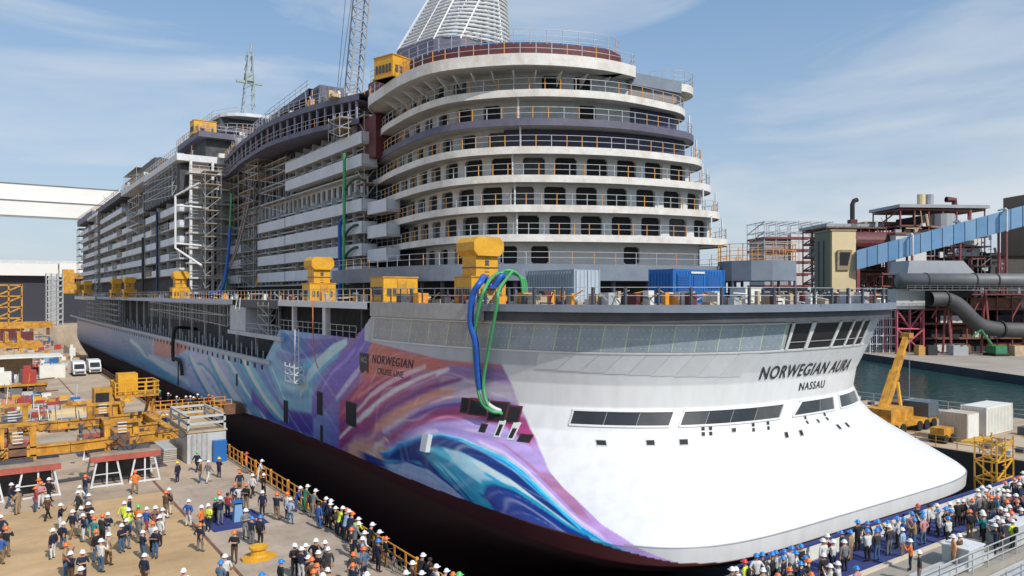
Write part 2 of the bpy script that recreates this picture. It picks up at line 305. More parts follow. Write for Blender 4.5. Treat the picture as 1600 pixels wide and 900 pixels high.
# --- traced print bands of the hull (p, z) and crowd positions
ART = [
([(-151.54,6.27),(-97.04,7.38)],[(-149.5,-1.0),(-97.15,-0.0)],(112,140,162),1.0),
([(-95.05,6.47),(-81.95,6.93),(-66.02,6.79)],[(-95.05,3.64),(-83.62,3.56),(-66.0,6.14)],(168,112,106),0.4),
([(-123.37,5.38),(-112.97,4.63),(-101.27,2.48),(-97.01,2.0)],[(-123.37,4.41),(-112.99,3.68),(-101.27,1.6),(-97.02,1.15)],(175,195,205),0.48),
([(-135.01,5.19),(-123.36,4.39),(-110.55,2.13),(-105.96,1.64)],[(-135.03,3.44),(-123.38,2.74),(-110.55,0.61),(-105.85,0.16)],(90,130,155),0.6400000000000001),
([(-67.52,6.03),(-50.72,6.2),(-42.19,6.5)],[(-67.5,0.56),(-50.72,0.2),(-42.27,0.33)],(166,166,192),1.0),
([(-70.44,3.93),(-67.51,5.43),(-64.0,6.92)],[(-70.44,3.21),(-67.52,4.71),(-64.0,6.21)],(100,165,180),0.48),
([(-66.0,3.9),(-62.0,4.5),(-56.72,4.77),(-50.74,3.93),(-47.41,2.84),(-44.74,1.34)],[(-66.02,3.43),(-61.99,3.8),(-56.7,4.15),(-50.72,3.32),(-47.4,2.23),(-44.74,0.93)],(70,140,165),0.32000000000000006),
([(-64.73,3.77),(-56.72,4.39),(-51.9,3.44),(-46.38,1.44)],[(-64.73,3.3),(-56.71,3.92),(-51.91,3.02),(-46.35,1.04)],(190,205,215),0.24),
([(-46.35,6.8),(-42.25,5.56),(-37.41,3.6),(-31.28,1.76),(-28.06,0.63)],[(-46.32,6.19),(-42.27,4.76),(-37.47,2.85),(-31.28,1.04),(-28.11,0.11)],(96,158,176),0.32000000000000006),
([(-43.7,6.87),(-39.78,5.64),(-35.14,3.73),(-29.29,1.91),(-25.79,0.62)],[(-43.79,6.45),(-39.76,5.07),(-35.12,3.19),(-29.25,1.39),(-25.79,0.28)],(196,210,218),0.24),
([(-42.26,7.05),(-37.92,5.75),(-33.42,3.75),(-28.11,2.02),(-24.64,0.74)],[(-42.23,6.46),(-37.83,5.01),(-33.43,3.02),(-28.09,1.32),(-24.64,0.23)],(88,150,172),0.24),
([(-39.31,6.96),(-25.8,7.04),(-22.83,5.59),(-18.77,3.13)],[(-39.3,6.44),(-33.0,3.44),(-25.02,1.24),(-18.8,1.19)],(92,128,176),0.3),
([(-31.33,3.59),(-24.3,3.4),(-18.76,2.81)],[(-31.28,1.64),(-24.3,0.66),(-18.76,0.75)],(74,70,152),0.9),
([(-25.4,6.96),(-22.18,6.77),(-16.87,5.92),(-10.91,7.26)],[(-25.4,6.85),(-20.77,3.33),(-16.83,2.51),(-10.92,3.27)],(104,166,188),0.25),
([(-23.58,6.8),(-20.75,4.91),(-18.78,3.37)],[(-23.56,6.29),(-20.74,4.42),(-18.77,2.89)],(170,205,215),0.32000000000000006),
([(-20.8,5.65),(-16.81,5.37),(-12.04,6.06)],[(-20.75,5.0),(-16.8,4.76),(-12.03,5.47)],(150,195,210),0.6400000000000001),
([(-20.1,4.52),(-15.6,4.39),(-12.05,4.98)],[(-20.1,4.04),(-15.6,3.92),(-12.02,4.52)],(80,140,175),0.6400000000000001),
([(-20.4,10.88),(-16.88,10.69),(-10.93,10.46)],[(-20.41,9.09),(-16.86,8.69),(-10.93,9.46)],(52,104,158),0.3),
([(-22.12,8.67),(-16.86,8.69),(-13.79,7.86)],[(-22.19,8.12),(-16.85,6.78),(-13.8,6.6)],(100,120,165),0.4),
([(-12.66,10.48),(-7.2,10.75),(-3.3,11.0)],[(-12.61,9.34),(-7.2,9.32),(-3.29,10.47)],(98,84,150),0.3),
([(-16.81,8.48),(-12.07,9.35),(-8.23,10.18),(-4.72,10.97)],[(-16.81,8.01),(-12.01,8.61),(-8.23,9.47),(-4.72,10.55)],(60,78,150),0.32000000000000006),
([(-23.56,2.56),(-18.11,2.68),(-10.91,3.08)],[(-23.58,0.97),(-18.11,0.63),(-10.92,0.88)],(72,62,144),0.6),
([(-16.83,7.07),(-13.8,7.75),(-9.88,8.83)],[(-16.81,6.45),(-13.8,7.15),(-9.88,8.24)],(90,170,190),0.48),
([(-10.91,4.88),(-8.24,6.72),(-4.7,8.9),(-1.0,10.42),(1.94,12.27),(3.53,13.63)],[(-10.91,2.48),(-8.24,3.62),(-4.7,5.55),(-1.02,7.57),(2.24,9.33),(4.57,11.36)],(102,86,162),0.25),
([(-14.4,5.0),(-12.06,7.37),(-9.3,8.84),(-5.7,10.29),(-2.36,11.02)],[(-14.4,4.4),(-12.04,6.18),(-9.3,7.52),(-5.7,9.07),(-2.39,10.38)],(168,198,208),0.32000000000000006),
([(-13.2,4.64),(-10.65,6.92),(-7.71,8.32),(-4.2,9.68)],[(-13.21,4.17),(-10.67,6.47),(-7.74,7.9),(-4.23,9.3)],(84,160,185),0.24),
([(-4.72,5.57),(-2.82,6.83),(-0.59,8.2),(2.72,9.56)],[(-4.72,5.15),(-2.81,6.16),(-0.6,7.53),(2.82,9.17)],(176,168,208),0.32000000000000006),
([(-8.22,6.15),(-5.7,7.89),(-2.34,9.27),(-0.6,10.28)],[(-8.23,5.72),(-5.7,7.51),(-2.37,8.86),(-0.59,9.9)],(135,120,190),0.32000000000000006),
([(-37.4,7.2),(-33.44,5.76),(-28.9,3.98),(-24.31,2.52),(-20.8,1.46)],[(-37.47,6.44),(-33.4,4.49),(-28.84,2.75),(-24.3,1.52),(-20.75,0.8)],(60,150,172),0.4),
([(-35.41,7.34),(-31.58,5.92),(-27.14,4.16),(-22.74,2.72),(-19.29,1.64)],[(-35.42,6.59),(-31.52,4.65),(-27.13,2.96),(-22.75,1.72),(-19.27,1.02)],(205,216,222),0.4),
([(-33.82,7.44),(-30.09,6.04),(-25.8,4.28),(-21.49,2.86),(-18.14,1.81)],[(-33.84,6.7),(-30.05,4.79),(-25.8,3.08),(-21.47,1.88),(-18.13,1.17)],(110,175,192),0.4),
([(-53.09,6.19),(-47.98,4.59),(-42.22,2.63),(-36.52,1.07),(-32.2,-0.06)],[(-53.08,5.34),(-47.98,3.15),(-42.26,1.27),(-36.6,-0.05),(-33.35,-0.97)],(70,150,172),0.4),
([(-51.0,6.32),(-45.99,4.75),(-40.47,2.83),(-34.85,1.27),(-30.62,0.14)],[(-51.0,5.48),(-46.03,3.32),(-40.47,1.46),(-34.88,0.17),(-31.48,-0.71)],(205,214,222),0.4),
([(-66.02,5.35),(-60.0,3.61),(-53.11,1.53),(-46.5,-0.11),(-41.86,-1.0)],[(-66.01,4.4),(-60.0,2.03),(-53.09,0.06),(-46.96,-1.0),(-40.95,-1.0)],(80,140,170),0.4),
([(-64.02,5.47),(-57.97,3.78),(-51.43,1.72),(-44.91,0.08),(-40.93,-1.0)],[(-64.02,4.52),(-57.97,2.23),(-51.49,0.23),(-45.76,-1.0),(-39.75,-1.0)],(200,210,220),0.4),
([(-101.28,3.27),(-89.02,2.96),(-75.02,2.6),(-64.86,1.18)],[(-101.29,2.38),(-89.05,1.37),(-75.04,1.14),(-64.85,0.47)],(196,205,216),0.6400000000000001),
([(-115.47,2.35),(-99.07,2.25),(-83.62,1.21),(-72.0,0.49)],[(-115.48,1.4),(-99.05,0.55),(-84.3,-0.43),(-72.46,-0.28)],(96,150,172),0.6400000000000001),
([(-3.9,3.8),(0.56,7.15),(3.48,10.76),(10.67,10.27),(16.7,10.1),(20.44,10.13),(22.47,3.73),(22.95,7.18)],[(-3.9,0.18),(0.0,-0.82),(2.7,1.2),(8.94,2.27),(13.47,2.27),(15.72,2.0),(18.05,1.99),(19.48,1.88)],(150,105,136),0.25),
([(2.38,9.23),(3.95,11.06),(10.62,10.42),(15.36,10.2),(19.93,10.18)],[(2.42,7.4),(6.75,8.06),(12.17,9.08),(15.56,9.55),(19.98,9.92)],(172,102,96),0.45),
([(-3.9,5.12),(0.56,7.15),(6.47,8.24),(10.98,9.0)],[(-3.9,0.65),(-0.03,2.86),(5.44,5.42),(11.04,7.4)],(142,60,102),0.5),
([(15.47,9.83),(18.24,9.92),(20.64,9.78)],[(15.72,8.96),(18.44,8.99),(21.33,8.55)],(132,108,152),0.4),
([(15.03,8.72),(18.74,8.99),(21.22,8.81)],[(15.03,7.28),(18.86,7.53),(21.78,7.42)],(168,154,170),0.35),
([(-3.9,2.96),(-0.29,5.18),(4.78,7.46),(7.48,8.4)],[(-3.9,2.57),(-0.29,4.52),(4.59,6.85),(7.49,8.04)],(108,48,112),0.48),
([(-3.9,3.94),(0.34,6.72),(4.66,8.29)],[(-3.9,3.68),(0.27,6.22),(4.65,7.92)],(186,96,112),0.48),
([(-2.4,3.92),(3.31,6.51),(9.34,8.62),(12.87,9.66)],[(-2.4,3.67),(3.13,6.08),(9.36,8.15),(12.96,9.32)],(206,168,172),0.24),
([(0.27,6.18),(6.75,8.18),(10.85,9.53)],[(0.24,5.88),(6.8,7.94),(10.9,9.31)],(200,120,110),0.32000000000000006),
([(-3.9,1.96),(1.06,4.78),(7.58,7.12),(11.82,8.53),(15.53,9.66)],[(-3.9,1.67),(1.06,4.36),(7.32,6.45),(11.85,7.91),(15.58,9.32)],(210,194,198),0.288),
([(-1.81,2.42),(3.89,5.48),(10.1,7.56),(14.28,9.09)],[(-1.83,2.11),(3.65,5.17),(10.01,7.28),(14.3,8.83)],(150,70,118),0.32000000000000006),
([(-3.13,1.36),(2.1,4.5),(9.06,6.63),(13.93,8.24),(17.03,9.04)],[(-3.15,1.1),(1.69,4.1),(8.84,6.17),(13.97,7.78),(17.09,8.72)],(116,66,116),0.32000000000000006),
([(-1.7,1.16),(2.75,4.14),(10.01,6.32),(14.35,7.74),(16.47,8.2)],[(-1.68,0.75),(2.03,3.52),(9.54,5.62),(14.28,7.19),(16.47,7.88)],(198,136,112),0.48),
([(-0.12,1.13),(3.54,3.93),(10.76,5.93),(15.39,7.28),(18.66,7.83)],[(-0.13,0.75),(2.58,3.24),(10.01,5.15),(15.14,6.56),(18.62,7.31)],(192,178,186),0.48),
([(-0.0,1.7),(5.48,4.38),(11.91,6.18),(16.1,7.49)],[(-0.0,1.46),(5.11,4.15),(11.77,5.97),(16.07,7.28)],(205,150,135),0.24),
([(3.18,3.58),(8.27,4.95),(12.75,6.43),(15.69,7.17),(18.67,7.56),(20.82,7.64),(21.95,7.28)],[(2.92,3.35),(7.52,4.51),(12.39,5.82),(15.48,6.55),(18.55,6.95),(20.73,7.08),(21.86,6.92)],(84,64,136),0.35200000000000004),
([(10.23,5.75),(14.95,7.08),(18.28,7.6),(20.92,7.72)],[(10.01,5.53),(14.87,6.87),(18.24,7.4),(20.95,7.52)],(150,132,172),0.24),
([(1.06,2.3),(2.68,3.2),(8.89,5.0),(13.99,6.43),(17.33,7.09),(19.93,7.16),(22.45,6.53)],[(1.06,2.06),(1.84,2.47),(7.41,4.12),(13.28,5.36),(16.96,5.97),(19.63,5.96),(21.99,5.27)],(144,60,106),0.48),
([(2.23,2.84),(10.49,5.09),(15.37,6.19),(18.56,6.49)],[(2.12,2.67),(10.24,4.89),(15.26,5.99),(18.55,6.32)],(186,92,122),0.24),
([(3.68,3.19),(12.07,5.36),(16.64,6.1),(19.58,6.09),(21.81,5.48)],[(3.31,2.94),(11.87,5.15),(16.58,5.91),(19.49,5.91),(21.71,5.28)],(106,40,92),0.24),
([(-0.0,0.74),(1.81,2.57),(7.63,4.28),(13.89,5.6),(17.65,6.12),(20.48,5.96),(22.31,4.62)],[(-0.0,0.38),(1.28,1.95),(5.94,3.39),(12.81,4.67),(17.02,5.17),(19.79,4.88),(21.37,3.71)],(158,138,184),0.48),
([(1.71,2.35),(9.28,4.35),(14.71,5.3),(18.1,5.53)],[(1.64,2.18),(8.96,4.16),(14.56,5.12),(18.02,5.36)],(196,180,205),0.24),
([(-1.81,1.56),(-0.0,2.19),(1.98,2.69)],[(-1.82,0.43),(0.0,0.27),(1.06,1.62)],(200,148,130),0.4),
([(-0.29,0.74),(1.06,2.53),(3.09,3.34)],[(-0.3,0.43),(1.06,2.3),(2.68,3.06)],(228,196,182),0.32000000000000006),
([(14.12,5.45),(16.24,5.4),(17.93,5.09),(19.63,4.73),(20.6,4.07),(21.17,3.26),(21.68,2.48),(22.1,1.86),(23.21,1.24),(25.39,0.81),(27.8,0.5)],[(13.29,4.72),(15.49,4.71),(17.13,4.42),(18.92,4.12),(19.85,3.54),(20.3,2.73),(20.82,2.0),(21.49,1.52),(23.01,1.08),(25.39,0.68),(27.8,0.37)],(156,136,188),0.2),
([(17.61,4.81),(19.33,4.47),(20.28,3.84),(20.87,3.05),(21.36,2.29),(21.95,1.76),(23.28,1.31)],[(17.35,4.6),(19.09,4.26),(20.06,3.68),(20.54,2.85),(21.09,2.12),(21.67,1.63),(23.1,1.16)],(200,180,205),0.32000000000000006),
([(0.88,1.39),(1.45,2.14),(4.91,3.32),(10.12,4.36),(13.38,4.78),(15.58,4.77),(17.27,4.52),(19.0,4.19),(19.9,3.59),(20.49,2.82),(20.96,2.06),(21.52,1.55),(23.05,1.1),(25.39,0.69),(27.8,0.39)],[(0.87,-0.92),(8.22,-1.0),(15.83,-1.0),(22.44,-1.0),(28.44,-0.91)],(78,148,172),0.1),
([(0.88,1.39),(1.45,2.14),(4.91,3.32),(10.12,4.36),(13.38,4.78),(15.58,4.77)],[(-0.0,-0.34),(1.06,1.58),(2.68,1.9),(5.72,2.42),(7.28,1.28),(7.39,1.59),(7.73,2.24)],(22,54,114),0.2),
([(9.15,3.82),(12.56,4.28),(14.67,4.16),(16.6,3.68)],[(7.61,2.02),(8.34,1.4),(8.37,3.46),(9.31,0.8)],(46,128,158),0.5),
([(9.54,3.68),(12.19,3.7),(13.9,2.46),(13.91,3.26)],[(9.09,3.48),(11.15,3.22),(12.45,2.62),(13.15,2.12)],(92,176,192),0.48),
([(9.47,2.82),(10.19,1.49),(10.41,2.41)],[(8.25,2.32),(9.22,1.03),(9.29,1.93)],(110,182,196),0.6400000000000001),
([(7.58,3.32),(8.32,1.01),(8.88,2.92),(8.93,2.09)],[(6.98,3.01),(8.1,2.6),(8.11,1.77),(8.26,0.69)],(26,86,136),0.48),
([(14.76,3.92),(16.44,3.5),(17.81,3.0),(18.72,2.36),(19.33,1.87)],[(12.08,2.68),(13.05,2.45),(16.87,2.86),(18.23,2.57),(18.89,1.66)],(152,186,198),0.3),
([(1.51,2.19),(4.97,3.35),(10.23,4.4),(13.49,4.85),(15.67,4.83),(17.28,4.54),(19.04,4.22),(19.97,3.63),(20.52,2.84),(21.06,2.11),(21.57,1.57),(23.06,1.12),(25.39,0.7),(27.8,0.4)],[(1.27,1.94),(4.61,3.19),(9.97,4.26),(13.23,4.68),(15.44,4.68),(17.11,4.41),(18.89,4.1),(19.81,3.52),(20.3,2.73),(20.82,2.0),(21.49,1.51),(22.96,1.06),(25.39,0.68),(27.8,0.37)],(130,188,216),0.07),
([(1.2,1.95),(4.63,3.21),(10.0,4.28),(13.29,4.72),(15.49,4.71),(17.13,4.42),(18.92,4.12),(19.85,3.54),(20.3,2.73),(20.82,2.0),(21.49,1.52),(23.01,1.08),(25.39,0.68),(27.8,0.37)],[(1.06,1.62),(3.9,2.74),(9.17,3.85),(12.64,4.33),(14.97,4.35),(16.69,4.11),(18.42,3.8),(19.36,3.23),(19.88,2.47),(20.37,1.76),(21.14,1.33),(22.94,1.01),(25.4,0.66),(27.83,0.31)],(34,124,182),0.12),
([(15.4,4.64),(17.1,4.4),(18.86,4.07),(19.76,3.49),(20.31,2.71),(20.81,1.99),(21.36,1.47)],[(15.21,4.52),(16.93,4.28),(18.67,3.95),(19.56,3.37),(20.08,2.6),(20.63,1.87),(21.22,1.39)],(70,175,212),0.16000000000000003),
([(1.09,1.66),(3.55,2.73),(8.14,3.81),(12.75,4.63),(15.28,4.56),(17.13,4.18),(18.69,3.57),(19.61,2.68),(20.52,1.84),(21.12,1.35)],[(1.06,1.52),(2.96,2.28),(6.77,3.16),(11.52,3.92),(14.3,3.93),(16.05,3.55),(17.44,2.88),(18.54,2.11),(19.89,1.51),(20.89,1.21)],(22,44,102),0.22400000000000003),
([(15.73,3.56),(17.73,3.03),(18.89,2.29),(20.15,1.66),(20.99,1.28)],[(14.85,3.14),(16.6,2.48),(17.78,1.77),(19.64,1.4),(20.81,1.16)],(184,204,212),0.24),
([(15.32,3.08),(16.87,2.6),(18.06,1.89),(19.78,1.48)],[(14.93,2.9),(16.56,2.45),(17.76,1.76),(19.52,1.33)],(54,150,188),0.192),
([(11.11,1.64),(13.71,2.58),(15.46,2.76),(17.4,2.69),(18.75,2.22),(20.23,1.52),(21.24,1.28)],[(10.46,1.03),(10.89,1.56),(11.75,0.24),(14.1,-0.27),(16.42,-0.12),(19.65,-0.17),(21.59,-0.47)],(40,138,162),0.12),
([(11.77,1.73),(13.75,2.37),(14.99,2.55),(16.94,2.48),(18.3,2.01),(19.94,1.39),(21.24,1.17)],[(11.28,1.28),(11.54,1.64),(11.75,0.24),(14.1,-0.27),(16.42,-0.12),(19.65,-0.17),(21.67,-0.4)],(20,46,116),0.14),
([(11.83,1.22),(15.75,1.5),(18.41,1.28)],[(11.39,0.16),(14.8,0.04),(17.99,0.24)],(44,62,136),0.6),
([(1.06,1.33),(1.06,1.34),(3.68,2.13),(6.48,2.24),(7.81,1.76),(8.12,1.11),(8.54,0.81)],[(1.06,1.11),(1.06,1.34),(3.11,1.77),(5.85,1.88),(6.87,1.36),(7.7,0.96),(8.34,0.68)],(36,68,136),0.08),
([(1.06,1.24),(3.45,1.97),(6.16,2.05),(7.26,1.53),(7.79,1.1),(8.14,0.91)],[(1.06,-0.83),(2.21,-0.3),(4.25,0.04),(6.2,-0.05),(7.6,0.11),(8.17,0.27)],(166,170,194),0.08),
([(1.06,1.03),(3.11,1.76),(5.49,1.86),(6.44,1.33)],[(1.06,0.89),(2.91,1.64),(5.15,1.72),(6.19,1.18)],(110,170,186),0.128)]
EDGE = [(0.22, 37.9), (0.92, 42.2), (1.75, 45.2), (2.66, 46.1), (3.09, 46.6), (3.72, 46.9), (4.4, 46.7), (5.29, 46.6), (6.71, 47.0), (8.81, 48.0), (10.14, 49.1)]
QUAY_PEOPLE=[(1.73,63.56,'W','navy','jeans'),(2.12,62.85,'W','navy','black'),(2.08,61.39,'W','tan','tan'),(3.42,63.62,'O','pink','khaki'),(3.44,62.36,'O','pink','white'),(3.11,61.51,'O','red','jeans'),
(3.98,63.42,'W','black','black'),(3.61,58.69,'W','brown','black'),(4.12,55.7,'W','navy','white'),(3.94,51.33,'W','navy','jeans'),(3.35,49.96,'W','navy','white'),(0.98,54.99,'W','navy','navy'),
(1.18,51.78,'O','black','khaki'),(0.9,50.56,'N','blue','khaki'),(3.67,46.25,'O','tan','jeans'),(3.79,44.82,'W','navy','brown'),(4.28,44.55,'W','navy','navy'),(3.93,41.79,'W','navy','jeans'),
(4.6,53.52,'W','navy','khaki'),(5.08,52.4,'W','navy','white'),(5.09,53.8,'W','grey','white'),(6.24,63.14,'O','navy','jeans'),(5.65,60.28,'W','white','black'),(5.38,58.53,'W','charcoal','black'),
(5.85,57.31,'W','grey','black'),(5.6,54.84,'W','black','black'),(5.55,52.7,'W','navy','white'),(5.48,50.86,'O','teal','khaki'),(5.95,51.17,'O','charcoal','black'),(6.31,51.74,'W','navy','white'),
(5.31,48.01,'O','black','jeans'),(5.28,46.01,'W','white','jeans'),(5.76,47.0,'W','tan','brown'),(9.48,62.73,'O','orange','khaki'),(7.53,54.03,'W','yellow','black'),(7.99,55.03,'W','navy','black'),
(7.5,52.09,'W','yellow','jeans'),(8.05,52.12,'G','orange','black'),(8.46,51.74,'W','blue','red'),(8.92,51.43,'W','plaid','black'),(9.23,50.94,'W','white','grey'),(8.74,48.89,'W','white','black'),
(7.77,50.06,'W','grey','grey'),(6.67,48.91,'W','navy','jeans'),(7.0,49.37,'W','navy','grey'),(7.47,46.92,'W','navy','jeans'),(8.13,47.78,'O','white','black'),(8.12,46.75,'W','navy','jeans'),
(6.86,42.55,'W','navy','brown'),(10.13,54.7,'O','brown','khaki'),(10.46,55.49,'W','black','white'),(12.84,64.64,'Y','navy','navy'),(14.95,67.53,'G','navy','navy'),(14.29,63.43,'W','brown','jeans'),
(14.8,63.07,'W','grey','white'),(15.93,64.31,'Y','navy','navy'),(18.2,64.57,'R','orange','grey'),(18.2,61.24,'W','white','white'),(15.98,58.47,'O','navy','khaki'),(16.39,56.61,'W','white','black'),
(17.16,56.47,'W','black','black'),(14.62,54.71,'O','navy','khaki'),(14.8,54.17,'N','white','grey'),(15.11,53.6,'O','black','khaki'),(15.57,51.46,'W','navy','black'),(16.07,50.02,'O','navy','khaki'),
(10.95,51.84,'W','blue','white'),(11.32,49.88,'W','orange','black'),(11.79,50.19,'W','yellow','black'),(12.6,51.78,'G','black','black'),(13.08,52.82,'O','lightblue','jeans'),(12.75,51.14,'W','navy','grey'),
(13.55,52.5,'N','red','navy'),(13.29,47.3,'W','grey','grey'),(13.25,45.93,'B','navy','grey'),(13.65,45.53,'B','navy','black'),(10.44,46.43,'O','navy','grey'),(11.56,43.33,'O','black','brown'),
(10.16,39.81,'W','white','black'),(9.7,38.88,'B','steel','navy'),(7.96,38.73,'W','white','khaki'),(10.93,36.29,'B','navy','black'),(12.22,37.41,'B','black','black'),(16.65,49.67,'O','white','brown'),
(16.49,48.58,'W','lightblue','jeans'),(17.81,51.24,'W','overallblue','overallblue'),(18.23,50.87,'W','overallgreen','overallgreen'),(18.2,49.25,'W','grey','grey'),(17.66,46.59,'N','blue','blue'),(18.2,47.31,'W','navy','jeans'),
(18.21,46.57,'W','black','black'),(18.2,46.01,'W','navy','navy'),(18.2,45.16,'W','black','navy'),(18.12,43.52,'W','lightblue','navy'),(18.17,44.61,'W','yellow','navy'),(18.25,44.07,'O','navy','black'),
(18.22,42.98,'O','navy','navy'),(18.2,42.07,'W','yellow','navy'),(17.61,40.9,'W','grey','navy'),(17.25,40.48,'O','black','black'),(17.5,39.19,'W','white','grey'),(16.91,38.16,'W','lightblue','jeans'),
(18.2,40.27,'W','black','black'),(16.38,36.73,'O','steel','navy'),(15.71,36.56,'O','charcoal','black'),(15.07,35.18,'O','navy','brown'),(13.59,39.35,'W','black','black'),(14.09,39.11,'W','charcoal','black'),
(13.71,38.65,'W','navy','white'),(14.76,39.4,'W','black','black'),(15.14,38.94,'W','grey','grey'),(14.95,38.11,'W','charcoal','brown'),(14.18,37.49,'W','black','black'),(13.58,37.22,'W','charcoal','black'),
(13.54,36.65,'O','brown','black'),(13.56,35.99,'O','brown','khaki'),(13.76,35.14,'W','tan','khaki'),(12.99,34.96,'O','orange','grey'),(13.26,34.47,'W','white','grey'),(15.0,33.26,'W','navy','grey'),
(17.96,38.88,'W','charcoal','black'),(17.54,37.52,'B','navy','black'),(18.2,37.93,'O','black','khaki'),(18.2,34.05,'W','black','black'),(17.38,33.27,'W','brown','black'),(16.56,32.37,'W','tan','black'),
(17.2,31.98,'W','charcoal','black'),(18.2,32.34,'W','white','navy'),(18.2,31.78,'W','white','navy'),(18.2,33.44,'N','black','black'),(18.2,32.89,'N','black','black'),(18.2,31.22,'O','orange','black'),
(18.2,30.67,'G','navy','black')]
GATE_PEOPLE=[(32.14,24.16,'B','white','black'),(32.69,24.2,'B','black','black'),(33.19,23.97,'B','charcoal','black'),(33.73,24.14,'B','white','black'),(34.29,24.03,'B','white','black'),(34.85,24.0,'B','white','grey'),
(35.35,23.77,'B','black','black'),(33.31,23.42,'B','black','black'),(34.32,23.36,'B','white','navy'),(34.28,22.79,'B','white','grey'),(33.33,22.42,'B','navy','navy'),(31.21,24.14,'R','yellow','black'),
(33.89,22.37,'O','charcoal','black'),(32.09,22.2,'O','black','black'),(31.0,22.09,'O','charcoal','black'),(32.31,21.17,'O','navy','black'),(30.18,23.87,'W','white','black'),(29.61,23.63,'W','brown','black'),
(30.81,22.78,'W','charcoal','black'),(37.16,23.64,'W','white','black'),(35.26,22.41,'W','black','black'),(38.0,23.93,'W','white','navy'),(38.13,23.0,'W','grey','black'),(34.11,21.31,'W','white','grey'),
(34.66,21.24,'W','white','jeans'),(39.56,24.06,'B','black','black'),(40.05,23.79,'B','tan','khaki'),(37.77,23.43,'W','white','navy'),(41.84,24.41,'B','black','black'),(42.31,24.09,'B','black','black'),
(40.62,23.12,'B','white','black'),(41.12,22.87,'B','charcoal','jeans'),(42.89,23.79,'B','blue','navy'),(43.38,24.06,'B','black','black'),(43.74,23.65,'B','black','black'),(42.58,22.96,'W','charcoal','grey'),
(44.2,23.32,'B','white','black'),(44.99,23.74,'B','white','grey'),(44.75,23.24,'B','blue','navy'),(43.03,22.42,'W','lightblue','khaki'),(41.27,21.07,'W','orange','navy'),(39.71,19.82,'W','charcoal','grey'),
(46.26,23.53,'B','pink','khaki'),(44.94,22.71,'B','tan','jeans'),(46.03,22.75,'B','pink','jeans'),(47.19,23.34,'B','white','black'),(48.21,24.15,'R','black','black'),(48.77,23.75,'N','white','black'),
(48.31,22.93,'B','white','black'),(48.85,22.77,'B','black','black'),(35.06,20.5,'B','pink','white'),(49.37,22.94,'B','charcoal','black'),(48.53,22.31,'B','black','black'),(47.16,21.83,'B','white','black'),
(49.66,21.74,'O','black','khaki'),(49.27,23.49,'W','white','black'),(50.22,23.17,'W','white','black'),(51.33,23.2,'W','black','black'),(52.0,23.19,'W','black','black'),(52.73,23.04,'W','white','black'),
(53.74,22.98,'W','grey','black'),(52.19,22.67,'O','navy','black'),(55.11,22.98,'O','tan','khaki'),(54.02,22.35,'O','black','jeans'),(54.84,22.29,'O','teal','navy'),(50.54,21.39,'W','brown','black'),
(49.46,20.86,'W','teal','black'),(55.7,23.87,'W','white','black'),(56.34,23.85,'W','white','black'),(57.08,23.71,'W','white','navy'),(55.55,23.34,'W','white','grey'),(57.01,23.15,'W','white','black'),
(56.66,22.69,'W','white','black'),(57.32,22.68,'W','white','navy'),(59.61,23.74,'O','navy','black'),(61.05,23.73,'O','navy','navy'),(61.6,23.63,'O','brown','navy'),(59.75,22.89,'W','navy','black'),
(53.67,21.27,'O','white','navy'),(54.28,20.92,'O','navy','black'),(51.33,20.09,'O','pink','brown'),(55.76,21.56,'W','navy','black'),(50.45,19.98,'W','navy','navy'),(49.33,20.06,'W','charcoal','black'),
(48.94,19.64,'W','navy','black'),(47.85,19.57,'W','navy','navy'),(52.86,20.14,'W','navy','navy'),(49.71,19.4,'W','yellow','black'),(43.57,19.91,'W','orangetan','khaki'),(44.23,19.89,'W','brown','khaki'),
(63.57,24.12,'W','white','black'),(55.3,21.87,'W','charcoal','black'),(52.34,21.09,'W','navy','black'),(51.86,20.65,'W','black','black'),(56.21,21.24,'O','navy','navy'),(53.14,20.92,'W','navy','khaki')]
BRIDGE_PEOPLE=[(18.56,104.12,'G','navy','navy'),(19.14,101.92,'W','navy','navy'),(19.31,97.82,'W','grey','black'),(20.12,96.7,'W','navy','navy'),(20.77,97.34,'W','blue','navy'),(20.88,96.17,'W','navy','black'),
(21.7,97.81,'W','black','black'),(21.88,96.56,'B','navy','navy'),(22.79,97.04,'O','red','black'),(23.08,96.28,'O','tan','black')]
FRAME_PEOPLE=[(15.7,90.33,'B','navy','navy'),(16.23,90.8,'W','grey','charcoal'),(16.44,89.98,'Y','navy','navy'),(16.85,90.54,'W','blue','navy'),(17.21,84.24,'Y','navy','navy'),(17.73,84.64,'Y','navy','black'),
(18.11,85.15,'Y','yellow','black')]
# ------------------------------------------------------------ the setting
def structure(o, label=None): return tag(o, label, kind='structure')
b = MB(); b.prism([(-2500,-40),(18.8,-40),(18.8,400),(200,400),(200,2600),(-2500,2600)], -14, 0); structure(b.build('quay', conc))
pav = mat('brown_quay_plates', (.58, .39, .20), .85, var=.2, scale=.28, bump=.2, stretch=(.5, 1.6, 1))
stain(pav, .4, .12, (.62, .58, .55))
b = MB(); b.box(-40, 11.25, 20, 62.2, -.02, .004); structure(b.build('pavement', pav))
b = MB(); b.box(11.25, 11.45, -30, 390, -.02, .012); structure(b.build('crane_rail', rust))
patch = mat('worn_concrete', (.50, .40, .30), .9, var=.25, scale=.25, bump=.2)
stain(patch, .5, .13)
b = MB(); b.box(11.5, 18.4, 30, 64, -.02, .006); structure(b.build('path', patch))
kerbm = mat('dock_edge_steel', (.30, .22, .12), .7, var=.3, scale=1)
b = MB(); b.box(18.35, 18.85, 26, 390, -.4, .05); structure(b.build('dock_coping', kerbm))
dockw = mat('dock_wall', (.05, .048, .045), .9, var=.4, scale=.2)
b = MB(); b.box(17, 79, 24, 402, -13.5, -13); b.box(18.82, 18.95, 24, 400, -13, -.45); b.box(76.85, 77, 24, 400, -13, -.05)
structure(b.build('dock_basin', dockw))
